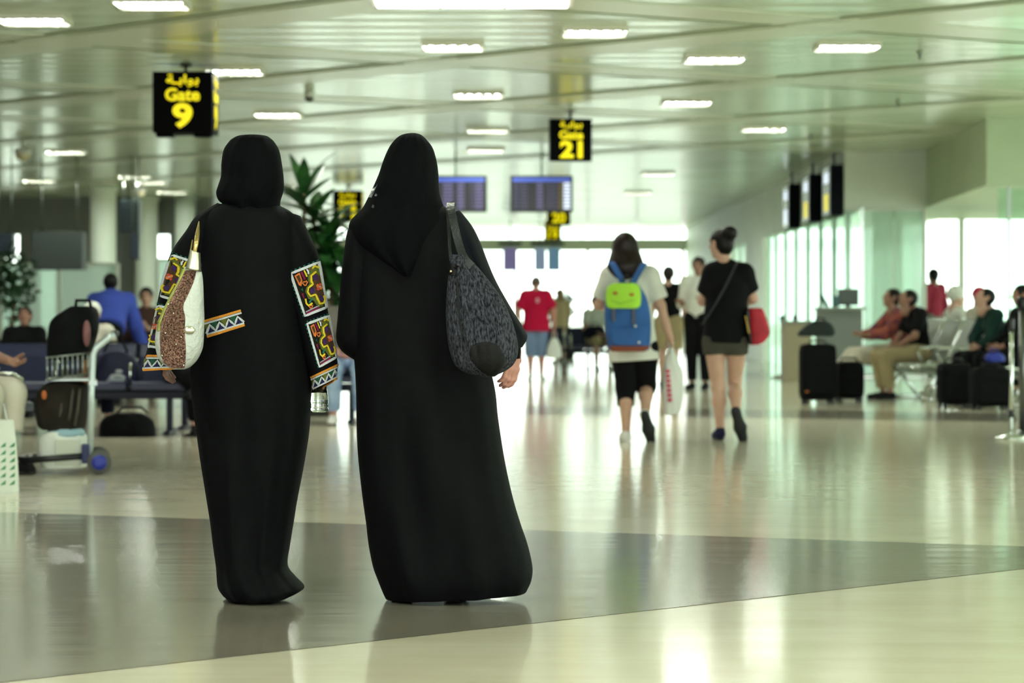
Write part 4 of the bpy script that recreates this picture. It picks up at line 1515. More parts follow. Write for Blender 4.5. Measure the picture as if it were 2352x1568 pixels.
# chrome and mesh seats on the right
M_mesh = mat('seat_mesh', 'aab0aa', .45, vary=.2, vscale=80, metal=.2)


def mesh_bench(x, y, n, rz, label):
    r = empty('mesh_seat', (x, y, 0), rz, label, 'seat')
    pitch = .6
    for i in range(n):
        cx = (i - (n - 1) / 2) * pitch
        w = pitch / 2 - .03
        sd = [(-.04, .40), (.10, .37), (.26, .38), (.40, .41), (.50, .40)]
        sp = MB()
        sp.loft([[Vector((cx + sx * w, yy, zz + dz)) for sx, dz in ((-1, 0), (1, 0), (1, .018), (-1, .018))] for yy, zz in sd], True, True, False)
        sp.build('seat_panel', M_mesh, r)
        bd = [(-.06, .44), (-.12, .58), (-.20, .76), (-.27, .92)]
        bp = MB()
        bp.loft([[Vector((cx + sx * w, yy + dy, zz)) for sx, dy in ((-1, 0), (1, 0), (1, -.018), (-1, -.018))] for yy, zz in bd], True, True, False)
        bp.build('back_panel', M_mesh, r)
        for sx in (-1, 1):
            MB().tube([(cx + sx * w, .52, .39)] + [(cx + sx * w, yy, zz + .01) for yy, zz in sd[::-1]] + [(cx + sx * w, yy - .01, zz) for yy, zz in bd], .017, 8).build('side_frame', M_chrome, r)
        MB().tube([(cx - w, .5, .385), (cx + w, .5, .385)], .015, 8).build('front_rail', M_chrome, r)
        MB().tube([(cx - w, -.28, .92), (cx + w, -.28, .92)], .015, 8).build('top_rail', M_chrome, r)
    for i in range(n + 1):
        cx = (i - n / 2) * pitch
        MB().tube([(cx, -.14, .60), (cx, .05, .61), (cx, .28, .60), (cx, .30, .56), (cx, .24, .44)], .016, 8).build('armrest', M_chrome, r)
    MB().box((0, .14, .33), (n * pitch, .08, .07), bev=.01).build('beam', M_chrome, r)
    for sx in (-1, 1):
        cx = sx * (n * pitch / 2 - .25)
        MB().tube([(cx, .14, .31), (cx, .30, .03)], .022, 8).tube([(cx, .14, .31), (cx, -.06, .03)], .022, 8).tube([(cx, -.12, .02), (cx, .38, .02)], .02, 8).build('leg', M_chrome, r)
    return r


MR = PI / 2 + .22                                # faces the aisle, a little towards the camera
fw = Vector((-math.sin(MR), math.cos(MR), 0))
rw = Vector((math.cos(MR), math.sin(MR), 0))     # along the row
S0 = Vector((4.86, 32.9, 0))
mesh_bench(S0.x, S0.y, 3, MR, 'chrome seat row with pale mesh panels beside the black suitcases')
S1 = S0 - fw * .62 + rw * 1.25
mesh_bench(S1.x + .1, S1.y + .25, 3, MR - PI, 'chrome mesh seat row back to back with the one beside the suitcases')
mesh_bench(5.47, 31.0, 3, MR, 'chrome mesh seats under the person in a dark green jacket')

# ------------------------------------------------------------------ clothing colours
def cloth(n, c, **k):
    return mat('cloth_' + n, c, .85, spec=.2, bump=.2, bscale=60, vary=.06, vscale=6, **k)


C_white, C_offwhite, C_black, C_navy = cloth('white', 'd8dad0'), cloth('offwhite', 'c4bfae'), cloth('black', '07080a'), cloth('navy', '0d1220')
C_red, C_blue, C_khaki, C_shorts = cloth('red', 'b3123c'), cloth('blue', '3d4fa8'), cloth('khaki', '9c8e6c'), cloth('dark_olive', '43423a')
C_jeans, C_grey, C_green, C_plaid = cloth('jeans', '7388aa'), cloth('grey', '6a6660'), cloth('dark_green', '16302c'), mat('cloth_plaid', '5b2a44', .85, col2='a0523c', vscale=12)
C_brown, C_beige, C_pink = cloth('brown', '4a3630'), cloth('beige', 'b8a080'), cloth('pink', 'c02850')
M_shoe_white, M_shoe_navy, M_shoe_black, M_sole_black, M_sole_white = cloth('shoe_white', 'd8d8d2'), cloth('shoe_navy', '1c1b38'), cloth('shoe_black', '101012'), mat('rubber_black', '111214', .6), mat('rubber_white', 'd4d2c8', .6)

# ------------------------------------------------------------------ young woman with the blue backpack
YA = 22.2
sA = F / YA
lx = lambda px, cx: (px - cx) / sA
lz = lambda py: 1.0 - (py - HZ) / sA
cxA = 1452
J = stand(1.63)
A = lambda px, py, y=0.0: Vector((lx(px, cxA), y, lz(py)))
J.update(head=A(1437, 568, .02), neck=A(1441, 620), chest=A(1446, 665), waist=A(1450, 730), pel=A(1456, 790),
         shL=A(1404, 636), elL=A(1376, 700, .02), wrL=A(1385, 706, .24), shR=A(1490, 636), elR=A(1517, 702, -.02), wrR=A(1540, 778, .02),
         hipL=A(1432, 800), knL=A(1437, 890, .03), anL=A(1438, 992, -.02), toeL=Vector((lx(1432, cxA), .13, .032)),
         hipR=A(1482, 800), knR=A(1486, 885, .10), anR=A(1480, 955, -.16), toeR=A(1492, 1004, -.10))
locA = Vector(((cxA - CX) / sA, YA, 0))
gA = person('young woman in white tee and black capris wearing a blue backpack', J, locA, skin='fair', k=.94, vox=.010, fine=True, hair=('bob', M_hair_brown), yaw=-.1,
            hands=('relaxed', 'grip'),
            clothes=[('tee_shirt', [cap(p[0], p[1], p[2], p[3], p[4], p[5], p[6]) for p in shirt(J, .032, 1.0, .80, lz(828), .94, .022)], C_white),
                     ('capri_trousers', pants(J, .012, 1.05, 1.45, .97, .008)[:1] + limb(J, ['hipL', 'knL', 'anL'], LEG, .022, .95, upto=1.42) + limb(J, ['hipR', 'knR', 'anR'], LEG, .022, .95, upto=1.18), C_black)])
shoes(gA, J, M_shoe_white, M_sole_black, .95)

# backpack on her back (towards the camera)
bp = empty('backpack', locA + A(1438, 803, -.30), 0, 'blue backpack with lime green top and brown base on the white tee', 'backpack')
M_bpblue = mat('backpack_blue', '2b5a9c', .8, vary=.12, vscale=8, bump=.2, bscale=60)
M_lime = mat('backpack_lime', 'a4dc3c', .7, vary=.08, vscale=8)
M_bpbrown = mat('backpack_brown', '7a3a24', .7)
u = 1 / sA
BX = lambda px: (px - 1438) * u
BZ = lambda py: (803 - py) * u


def soft_box(rows, d, m, name, parent, yoff=0.0, p=3.2, n=28, fold=0.0):
    """rows of (py-height z, left x, right x): a padded bag shape"""
    R = smooth_rows(rows, 22)
    rings = []
    for z_, l, r in R:
        ring = []
        for k in range(n):
            a = 2 * PI * k / n
            ca, sa = math.cos(a), math.sin(a)
            ring.append(Vector(((l + r) / 2 + (r - l) / 2 * math.copysign(abs(ca) ** (2 / p), ca), yoff + d / 2 * math.copysign(abs(sa) ** (2 / p), sa) * (1 + fold * math.sin(5 * a + 20 * z_)), z_)))
        rings.append(ring)
    return MB().loft(rings).build(name, m, parent)


soft_box([(BZ(803), BX(1400), BX(1480)), (BZ(796), BX(1394), BX(1489)), (BZ(740), BX(1387), BX(1492)), (BZ(690), BX(1387), BX(1484)), (BZ(660), BX(1392), BX(1468)), (BZ(652), BX(1400), BX(1460))], .17, M_bpblue, 'main_compartment', bp, .05)
soft_box([(BZ(806), BX(1402), BX(1478)), (BZ(800), BX(1396), BX(1487)), (BZ(793), BX(1394), BX(1490))], .185, M_bpbrown, 'base_panel', bp, .05)
soft_box([(BZ(708), BX(1396), BX(1460)), (BZ(700), BX(1389), BX(1467)), (BZ(675), BX(1388), BX(1468)), (BZ(658), BX(1393), BX(1464)), (BZ(651), BX(1404), BX(1454))], .15, M_lime, 'top_flap', bp, -.02, 2.6)
for px, py in ((1409, 674), (1446, 677)):
    MB().ball((BX(px), -.095, BZ(py)), (.020, .008, .013), 8).build('orange_patch', mat('patch_orange', 'a8642c', .7), bp)
MB().tube([(BX(1400), -.094, BZ(690)), (BX(1420), -.100, BZ(698)), (BX(1452), -.096, BZ(688))], .0022, 6).build('stitching', mat('lime_dark', '6f9a2a', .7), bp)
soft_box([(BZ(790), BX(1405), BX(1474)), (BZ(785), BX(1400), BX(1478)), (BZ(760), BX(1400), BX(1478)), (BZ(752), BX(1403), BX(1476))], .05, M_bpblue, 'front_pocket', bp, -.035)
for a, b in (((1404, 706), (1408, 738)), ((1450, 706), (1452, 745))):
    MB().box(((BX(a[0]) + BX(b[0])) / 2, -.045, (BZ(a[1]) + BZ(b[1])) / 2), (.022, .014, (b[1] - a[1]) * u)).build('buckle_strap', M_dark, bp)
for px, py in ((1455, 748), (1463, 785)):
    MB().ball((BX(px), -.055, BZ(py)), .010, 8).build('button', mat('button_white', 'dfe4e0', .4), bp)
MB().tube([(BX(1430), -.0, BZ(655)), (BX(1428), -.0, BZ(640)), (BX(1436), 0, BZ(632)), (BX(1444), -.0, BZ(640)), (BX(1442), 0, BZ(655))], .006, 8).build('grab_handle', M_dark, bp)
for pts in ([(1430, 655, .0), (1418, 630, .05), (1404, 605, .12), (1402, 600, .26)], [(1448, 655, .0), (1462, 630, .05), (1476, 608, .12), (1480, 603, .26)]):
    P = [Vector((BX(a), y, BZ(b))) for a, b, y in pts]
    P = [Vector(q) for q in smooth_rows([tuple(q) for q in P], 10)]
    rings = []
    for i, q in enumerate(P):
        rings.append([q + Vector((sx * .026, dy, 0)) for sx, dy in ((-1, -.008), (1, -.008), (1, .008), (-1, .008))])
    MB().loft(rings, True, True, False).build('shoulder_strap', M_bpblue, bp)

# her plastic carrier bag
wr = locA + J['wrR']
cb = empty('carrier_bag', Vector(((1545 - CX) / sA, YA + .03, lz(952))), 0, 'white plastic carrier bag with red print held by the backpack wearer', 'bag')
cz = lambda py: (952 - py) * u
cx_ = lambda px: (px - 1545) * u
M_plast = mat('plastic_white', 'd9dcd6', .35, spec=.4, bump=.4, bscale=14)
soft_box([(cz(952), cx_(1530), cx_(1555)), (cz(945), cx_(1525), cx_(1562)), (cz(900), cx_(1522), cx_(1571)), (cz(860), cx_(1522), cx_(1568)), (cz(825), cx_(1528), cx_(1558)), (cz(806), cx_(1536), cx_(1550)), (cz(798), cx_(1539), cx_(1547))], .13, M_plast, 'bag_body', cb, 0, 2.2, fold=.08)
MB().tube([(cx_(1540), 0, cz(802)), (cx_(1536), 0, cz(790)), (cx_(1540), -.0, cz(776)), (cx_(1547), 0, cz(786)), (cx_(1546), 0, cz(802))], .006, 8).build('handle', M_plast, cb)
M_prred = mat('print_red', 'c0254e', .5)
for i in range(7):
    MB().box((cx_(1533 + .8 * i), -.066, cz(852 + i * 11)), (.032, .006, .026), ry=.25 * (i % 2)).build('red_lettering', M_prred, cb)
soft_box([(cz(953), cx_(1533), cx_(1551)), (cz(948), cx_(1531), cx_(1554)), (cz(941), cx_(1530), cx_(1556))], .12, M_prred, 'red_base', cb, 0, 2.4)

# ------------------------------------------------------------------ young woman in black tee and shorts
cxB = 1672
locBb = Vector(((cxB - CX) / sA, YA + .1, 0))
B = lambda px, py, y=0.0: Vector((lx(px, cxB), y, lz(py)))
J = stand(1.66)
J.update(head=B(1656, 560, .02), neck=B(1668, 612), chest=B(1672, 655), waist=B(1670, 720), pel=B(1668, 780),
         shL=B(1640, 628), elL=B(1618, 690, .08), wrL=B(1640, 700, .28), shR=B(1710, 628), elR=B(1732, 685, .06), wrR=B(1716, 700, .28),
         hipL=B(1643, 795), knL=B(1652, 890, .02), anL=B(1656, 985, -.02), toeL=Vector((lx(1648, cxB), .12, .032)),
         hipR=B(1694, 795), knR=B(1692, 882, .09), anR=B(1690, 950, -.17), toeR=B(1704, 1002, -.12))
gB = person('young woman in black tee and dark shorts with her hair in a bun', J, locBb, skin='fair', k=.96, vox=.010, fine=True, hair=('bun', M_hair), yaw=.75,
            clothes=[('tee_shirt', shirt(J, .026, 1.02, .72, lz(788), .96, .004), C_black),
                     ('shorts', [cap(J['pel'] + Vector((0, 0, .10)), J['pel'] + Vector((0, 0, .02)), .125, .135, (1.25, .9, 1))] + [cap(J['hip' + n] + Vector((0, 0, .02)), mix(J['hip' + n], J['kn' + n], .19), .096, .094, f1=True) for n in 'LR'], C_shorts)])
shoes(gB, J, M_shoe_navy, M_sole_black, .95)
MB().ball(J['head'] + Vector((.03, -.10, .09)), .012, 8).build('hair_clip', mat('clip_silver', 'd8d4e0', .2, metal=.8), gB)
# red shoulder bag
YR = YA + .05
rb = empty('shoulder_bag', Vector(((1742 - CX) / sA, YR, lz(792))), 0, 'red shoulder bag with black edge at the hip of the woman in shorts', 'bag')
rz_ = lambda py: (792 - py) * u
rx_ = lambda px: (px - 1742) * u
soft_box([(rz_(792), rx_(1724), rx_(1742)), (rz_(785), rx_(1723), rx_(1756)), (rz_(765), rx_(1722), rx_(1770)), (rz_(740), rx_(1720), rx_(1765)), (rz_(715), rx_(1718), rx_(1756)), (rz_(707), rx_(1720), rx_(1750))], .14, mat('bag_red', 'a8182e', .6, vary=.2, vscale=14), 'bag_body', rb, 0, 2.6)
soft_box([(rz_(790), rx_(1722), rx_(1728)), (rz_(750), rx_(1716), rx_(1724)), (rz_(712), rx_(1712), rx_(1722))], .15, M_dark, 'side_panel', rb, 0, 2.6)
MB().tube([(rx_(1712), -.07, rz_(725)), (rx_(1720), -.075, rz_(765))], .006, 6).build('piping', mat('piping_yellow', 'c8a850', .6), rb)
M_strapd = mat('strap_slate', '22262c', .6)
P = [Vector(q) for q in smooth_rows([(lx(1700, 1742), .05, lz(598) - lz(792)), (lx(1690, 1742), -.12, lz(606) - lz(792)), (lx(1668, 1742), -.165, lz(650) - lz(792)), (lx(1640, 1742), -.17, lz(700) - lz(792)), (lx(1612, 1742), -.10, lz(745) - lz(792))], 14)]
MB().loft([[q + Vector((sx * .014, dy, sx * .010)) for sx, dy in ((-1, -.004), (1, -.004), (1, .004), (-1, .004))] for q in P], True, True, False).build('strap', M_strapd, rb)

# ------------------------------------------------------------------ others walking or standing
def std(label, px, Y, h, clothes_of, skin, hair, rz=0.0, k=None, fat=1.0, yaw=0.0, face=False, vox=.017, shoe=None, upd=None, **kw):
    k = k or h / 1.72
    J = stand(h)
    for n, v in (upd or {}).items():
        J[n] = J[n] + Vector(v)
    p = person(label, J, ((px - CX) / F * Y, Y, 0), rz, skin, k, fat, vox, clothes_of(J, k), hair, yaw=yaw, face=face, **kw)
    if shoe:
        shoes(p, J, shoe, M_sole_black, k, .014)
    return p, J


std('person in white shirt and black trousers standing between the two walking women', 1604, 36.9, 1.72, lambda J, k: [('shirt', shirt(J, .016, 1.0, 1.1, None, k), C_white), ('trousers', pants(J, .014, 1, 1.9, k, .01), C_black)],
    'tan', ('short', M_hair), PI - .35, face=True, shoe=M_shoe_black, upd=dict(wrL=(.10, .25, .27), wrR=(-.10, .25, .25), elL=(0, .03, 0)))
std('person in black top and khaki shorts behind the backpack wearer', 1536, 38.2, 1.62, lambda J, k: [('tee_shirt', shirt(J, .02, 1.0, .7, None, k), C_black), ('shorts', pants(J, .02, 1, .9, k, .02), C_khaki)], 'fair', ('short', M_hair_brown), -.2, shoe=M_shoe_black)
red, Jr = std('man in loose red shirt and light denim shorts walking towards the windows', 1231, 42.0, 1.53, lambda J, k: [('shirt', shirt(J, .034, 1.12, .85, J['pel'].z - .13, k, .03), C_red), ('denim_shorts', pants(J, .012, 1.0, 1.25, k, .022), C_jeans)],
              'pink', ('crop', mat('hair_grey', '5a4a42', .6)), 0, fat=1.05, shoe=M_shoe_white, upd=dict(elL=(-.06, 0, .04), elR=(.06, 0, .04), wrR=(.05, 0, 0), toeR=(.02, 0, 0)))
MB().ball((.02, -.19, 1.18), (.025, .012, .04), 8).build('shirt_emblem', mat('emblem_pink', 'd8a0b0', .7), red)
pb = empty('carrier_bag', (.62, 41.9, .33), 0, 'small white carrier bag in the red shirted man\'s hand', 'bag')
soft_box([(0, -.09, .09), (.03, -.11, .11), (.15, -.10, .10), (.26, -.06, .06), (.30, -.03, .03)], .10, M_plast, 'bag_body', pb, 0, 2.3)
MB().tube([(-.03, 0, .28), (-.02, 0, .38), (.03, 0, .38), (.03, 0, .28)], .006, 6).build('handle', M_plast, pb)
std('woman in beige with fair hair behind the far navy seats', 1285, 56, 1.46, lambda J, k: [('dress', shirt(J, .03, 1.0, 1.0, .55, k, .03), C_beige)], 'fair', ('long', mat('hair_fair', '8a6a44', .6)), .4, shoe=M_shoe_white)
bl, Jb = std('man in blue shirt leaning forward behind the navy seats', 248, 31.0, 1.62, lambda J, k: [('shirt', shirt(J, .03, 1.2, 1.9, None, k, .01), C_blue), ('trousers', pants(J, .014, 1, 1.9, k), C_black)],
             'brown', ('short', M_hair), 0, fat=1.12, shoe=M_shoe_black,
             upd=dict(pel=(0, -.10, -.06), waist=(0, .04, -.08), chest=(0, .20, -.12), neck=(-.01, .32, -.18), head=(-.02, .36, -.19), shL=(-.02, .28, -.19), shR=(.02, .28, -.19), elL=(-.03, .34, -.17), wrL=(-.02, .46, -.1), elR=(.05, .34, -.2), wrR=(.10, .38, -.20), hipL=(0, -.1, -.05), hipR=(0, -.1, -.05)))
std('person in dark red seen beyond the lounge glass', 2143, 46.5, 1.72, lambda J, k: [('top', shirt(J, .02, 1.0, 1.6, None, k), cloth('dark_red', '8a2a3c')), ('trousers', pants(J, .014, 1, 1.9, k), C_grey)], 'tan', ('short', M_hair), .6, shoe=M_shoe_black, upd={})


# ------------------------------------------------------------------ people sitting
def seated(label, x, y, rz, clothes_of, skin, hair, h=1.68, seat=.44, lean=.1, face=False, yaw=0.0, pitch=0.0, shoe=None, upd=None, k=None, fat=1.0, vox=.016, **kw):
    k = k or h / 1.72
    J = sit(h, seat, lean)
    for n, v in (upd or {}).items():
        J[n] = J[n] + Vector(v)
    p = person(label, J, (x, y, 0), rz, skin, k, fat, vox, clothes_of(J, k), hair, yaw=yaw, pitch=pitch, face=face, **kw)
    if shoe:
        shoes(p, J, shoe, M_sole_black, k, .014)
    return p


def wear(top, bottom, sleeve=1.85, leg=1.9, e=.018, wide=.012, tn='shirt', bn='trousers'):
    return lambda J, k: [(tn, shirt(J, e, 1.0, sleeve, J['pel'].z - .05, k), top), (bn, pants(J, .014, 1, leg, k, wide), bottom)]


# facing the camera on the left seats (rz = pi turns them to the camera)
seated('person in white trousers sitting beside the white shopping bag', -3.55, 17.69, -PI / 2 - .45, wear(C_offwhite, C_offwhite, .5, 1.55, wide=.03), 'tan', ('short', M_hair), shoe=M_shoe_black, fat=1.1, upd=dict(elR=(.04, .06, 0), wrR=(.02, .05, .02), elL=(-.02, .08, .02), wrL=(-.04, .14, .06)))
seated('person with dark hair and bowed face above the navy seat back', -4.72, 27.43, PI, wear(C_black, C_black), 'tan', ('short', M_hair), h=1.42, seat=.34, lean=.30, face=True, pitch=-.35, shoe=M_shoe_black)
seated('person in dark brown top with black hair beyond the blue shirted man', -4.30, 33.43, PI, wear(C_brown, C_navy), 'fair', ('short', M_hair), seat=.44, lean=.05, face=True, shoe=M_shoe_black, upd=dict(wrL=(.05, .02, .18), wrR=(-.05, .02, .18)))
seated('child in a white cap beside the black bag on the trolley', -3.62, 24.52, .1, wear(C_offwhite, C_navy), 'fair', ('cap', C_white), h=1.25, k=.85, seat=.40, lean=0, shoe=M_shoe_white)
seated('person in dark clothes sitting with one leg crossed behind the embroidered sleeve', -2.68, 23.43, PI, wear(C_black, C_black), 'pink', ('short', M_hair), face=True, shoe=M_shoe_black,
       upd=dict(anR=(-.22, .05, .32), toeR=(-.20, -.02, .30), knR=(-.02, .0, .12), wrL=(-.02, 0, .02), wrR=(.0, .02, .04)))
seated('person in faded jeans sitting in the gap between the two women', -1.47, 25.73, PI, wear(C_grey, mat('cloth_faded_jeans', '6d86a8', .85, col2='93a9c4', vscale=9), .7), 'pink', ('short', M_hair_brown), face=True, shoe=M_shoe_white)
seated('person in khaki shorts with a dark bag on the lap on far seats', 1.47, 49.43, PI + .25, wear(C_white, C_khaki, .7, 1.05, wide=.02, bn='shorts'), 'fair', ('short', M_hair_brown), face=True, shoe=M_shoe_white)
lb = empty('lap_bag', (1.42, 49.15, .56), .2, 'dark bag lying on the lap of the person in khaki shorts', 'bag')
soft_box([(0, -.16, .18), (.03, -.2, .2), (.12, -.19, .19), (.19, -.12, .15), (.21, -.06, .1)], .2, C_navy, 'bag_body', lb, 0, 2.6)
MB().tube([(-.06, 0, .19), (-.04, 0, .26), (.05, 0, .26), (.08, 0, .19)], .008, 6).build('handle', M_dark, lb)

# right hand seats, facing the aisle
at = lambda f, r: S0 + fw * f + rw * r


def rseat(label, f, r, rz, *a, **k):
    p = at(f, r)
    return seated(label, p.x, p.y, rz, *a, **k)


rseat('person in black shirt and khaki trousers slumped on the chrome mesh seats', .12, .05, MR, wear(C_black, C_khaki, .8, 1.88, wide=.02), 'tan', ('short', M_hair), lean=-.14, pitch=-.5, shoe=M_shoe_black, upd=dict(head=(0, .05, -.02), knL=(0, .05, 0), knR=(0, .05, 0)))
rseat('person in plaid shirt and pale trousers with outstretched legs on the mesh seats', .12, .62, MR, wear(C_plaid, C_offwhite, 1.8, 1.9, wide=.025), 'tan', ('short', M_hair), lean=-.20, pitch=-.3, shoe=M_shoe_black,
      upd=dict(knL=(0, .16, .0), knR=(0, .16, .0), anL=(0, .42, .16), anR=(0, .42, .16), toeL=(0, .40, .26), toeR=(0, .40, .26), elL=(0, .12, .02), elR=(0, .12, .02), wrL=(0, .2, .1), wrR=(0, .2, .1)))
p2 = S1 + Vector((.1, .25, 0))
fw2, rw2 = -fw, -rw
seated('person with a pale knitted hat sitting back to back with the slumped one', p2.x + fw2.x * .1 + rw2.x * .1, p2.y + fw2.y * .1 + rw2.y * .1, MR - PI, wear(C_white, C_black), 'fair', ('beanie', C_white), lean=.1, shoe=M_shoe_black)
seated('person in a pink cap and pale top beside the pale knitted hat', p2.x + fw2.x * .1 + rw2.x * .74, p2.y + fw2.y * .1 + rw2.y * .74, MR - PI, wear(C_offwhite, C_black), 'fair', ('cap', C_pink), lean=.05, yaw=1.5, face=True, shoe=M_shoe_black)
seated('person in a dark green jacket bent over in the lounge seats', 5.33, 30.97, MR, wear(C_green, C_black), 'fair', ('short', M_hair), lean=-.28, pitch=-.5, shoe=M_shoe_black, fat=1.1)
seated('dark clothed person beside the one in a dark green jacket', 5.46, 30.38, MR, wear(C_black, C_black), 'tan', ('short', M_hair), lean=0, shoe=M_shoe_black)

# ------------------------------------------------------------------ luggage trolley and its load
YT = 17.6
sT = F / YT
TX = lambda px: (px - 150) / sT
TZ = lambda py: (1090 - py) / sT
tr = empty('luggage_trolley', ((150 - CX) / sT, YT, 0), 0, 'luggage trolley with white posts and blue hubbed wheels piled with bags', 'trolley')
tr.rotation_euler.z = .155
M_white_tube = mat('trolley_white', 'b9c6c4', .3, metal=.3)
for y in (-.05, .42):
    MB().tube([(TX(206), y, .10), (TX(209), y, TZ(900)), (TX(213), y, TZ(815)), (TX(220), y, TZ(800)), (TX(250), y, TZ(775)), (TX(262), y, TZ(768))], .019, 12).build('post', M_white_tube, tr)
MB().tube([(TX(262), -.05, TZ(768)), (TX(266), .18, TZ(767)), (TX(262), .42, TZ(768))], .022, 10).build('handle_bar', M_dark, tr)
MB().box((TX(213), .18, TZ(880)), (.05, .5, .03)).build('cross_bar', M_steel, tr)
MB().tube([(TX(215), -.05, .12), (TX(60), -.02, .09), (TX(45), .18, .09), (TX(60), .40, .09), (TX(215), .42, .12)], .02, 8).build('base_frame', M_dark, tr)
for i in range(7):
    MB().box((TX(70 + i * 20), .18, .105), (.02, .40, .012)).build('base_slat', M_dark, tr)
for y in (-.06, .43):
    w = MB().lathe([(.03, -.02), (.07, -.022), (.076, -.012), (.076, .012), (.07, .022), (.03, .02)], 24, (TX(227), y, .076), 'Y').build('wheel', mat('tyre_grey', '4a4a48', .7), tr)
    MB().lathe([(.016, -.026), (.045, -.026), (.047, -.02), (.047, .02), (.045, .026), (.016, .026)], 20, (TX(227), y, .076), 'Y').build('hub', mat('hub_blue', '1c2a8c', .4), w)
MB().lathe([(.02, -.02), (.045, -.02), (.05, 0), (.045, .02), (.02, .02)], 18, (TX(60), .18, .05), 'Y').build('wheel', MATS['tyre_grey'], tr)
MB().box((TX(196), -.05, .13), (.05, .05, .12), bev=.01).build('fork', mat('fork_blue', '1a2250', .5), tr)
# wire basket
for zz in (TZ(873), TZ(822)):
    MB().tube([(TX(108), -.03, zz), (TX(205), -.03, zz + .03), (TX(205), .40, zz + .03), (TX(108), .40, zz), (TX(108), -.03, zz)], .006, 6).build('basket_rail', M_steel, tr)
for i in range(9):
    x = TX(109 + i * 11.5)
    MB().tube([(x, -.03, TZ(873) + .0026 * i), (x, -.03, TZ(822) + .0030 * i)], .005, 6).build('basket_wire', M_steel, tr)
for i in range(6):
    y = .04 + i * .065
    MB().tube([(TX(108), y, TZ(873)), (TX(108), y, TZ(822))], .005, 6).build('basket_wire', M_steel, tr)
MB().box((TX(156), .18, TZ(873)), (.27, .42, .01)).build('basket_floor', M_steel, tr)


def luggage(name, px, py, Y, label, cat, rows, d, m, p=2.8, rz=0.0, fold=.03):
    """rows: (height py, left px, right px)"""
    s_ = F / Y
    r = empty(name, ((px - CX) / s_, Y, 1 - (py - HZ) / s_), rz, label, cat)
    soft_box([((py - a) / s_, (b - px) / s_, (c - px) / s_) for a, b, c in rows], d, m, 'bag_body', r, 0, p, fold=fold)
    return r, s_


M_bagblack = mat('bag_black', '060708', .8, spec=.15, vary=.3, vscale=12, bump=.3, bscale=30)
b1, s1 = luggage('travel_bag', 160, 826, YT + .17, 'black travel bag with a pink panel in the trolley basket', 'bag', [(826, 112, 202), (815, 110, 206), (770, 112, 222), (735, 120, 226), (712, 150, 222), (703, 168, 212)], .34, M_bagblack)
MB().tube([(.05, -.1, .30), (.06, -.12, .37), (.14, -.1, .37), (.15, -.08, .30)], .012, 8).build('handle', M_bagblack, b1)
MB().ball(((207 - 160) / s1, -.14, (826 - 765) / s1), (.024, .05, .085), 10).build('pink_panel', mat('panel_pink', '7a5052', .7), b1)
b2, s2 = luggage('backpack', 145, 986, YT + .17, 'olive grey backpack standing on the trolley below the basket', 'bag', [(986, 100, 190), (975, 88, 196), (935, 82, 200), (900, 88, 202), (882, 104, 196), (876, 120, 180)], .34, mat('bag_olive', '231f1a', .85, spec=.15, vary=.15, vscale=10))
MB().ball(((112 - 145) / s2, -.175, (986 - 905) / s2), (.016, .01, .03), 8).build('orange_tag', mat('tag_orange', 'a85a20', .6), b2)
for xx in (150, 172, 188):
    MB().tube([((xx - 8 - 145) / s2, -.15, .03), ((xx - 145) / s2, -.172, .12), ((xx + 4 - 145) / s2, -.15, .26)], .008, 6).build('strap', mat('strap_olive', '4a443a', .8), b2)
b3, s3 = luggage('carrier_bag', 150, 1072, YT + .15, 'pale grey carrier bag with blue lining on the trolley base', 'bag', [(1072, 100, 196), (1060, 94, 200), (1020, 90, 202), (998, 98, 196), (990, 112, 186)], .32, mat('bag_paper', 'd8ddd4', .7, vary=.08), 3.0)
MB().box(((165 - 150) / s3, -.165, (1072 - 1036) / s3), (.16, .02, .16), bev=.008).build('front_pocket', mat('pocket_pale', 'bfc4b6', .7), b3)
MB().ball(((155 - 150) / s3, -.05, (1072 - 994) / s3), (.12, .12, .05), 10).build('blue_lining', mat('lining_blue', '8fb0ba', .6), b3)

# white shopping bag with green leaf print
sb = empty('shopping_bag', ((8 - CX) / (F / 15.9), 15.9, 0), .25, 'white shopping bag with green leaf print standing on the floor', 'bag')
soft_box([(0.0, -.10, .08), (.01, -.11, .085), (.2, -.10, .075), (.36, -.10, .06), (.40, -.09, .055)], .16, mat('bag_white', 'd6dcd0', .6), 'bag_body', sb, 0, 4.0, fold=.02)
for i in range(3):
    for j in range(6):
        MB().add([(-.075 + i * .05, -.082, .04 + j * .042), (-.045 + i * .05, -.083, .045 + j * .042), (-.042 + i * .05, -.082, .07 + j * .042), (-.06 + i * .05, -.083, .056 + j * .042)], [(0, 1, 2, 3)]).build('leaf_print', mat('print_green', '3f8a5a', .6), sb)
MB().tube([(-.06, 0, .39), (-.05, 0, .47), (.0, 0, .49), (.02, 0, .39)], .006, 6).build('handle', MATS['bag_white'], sb)

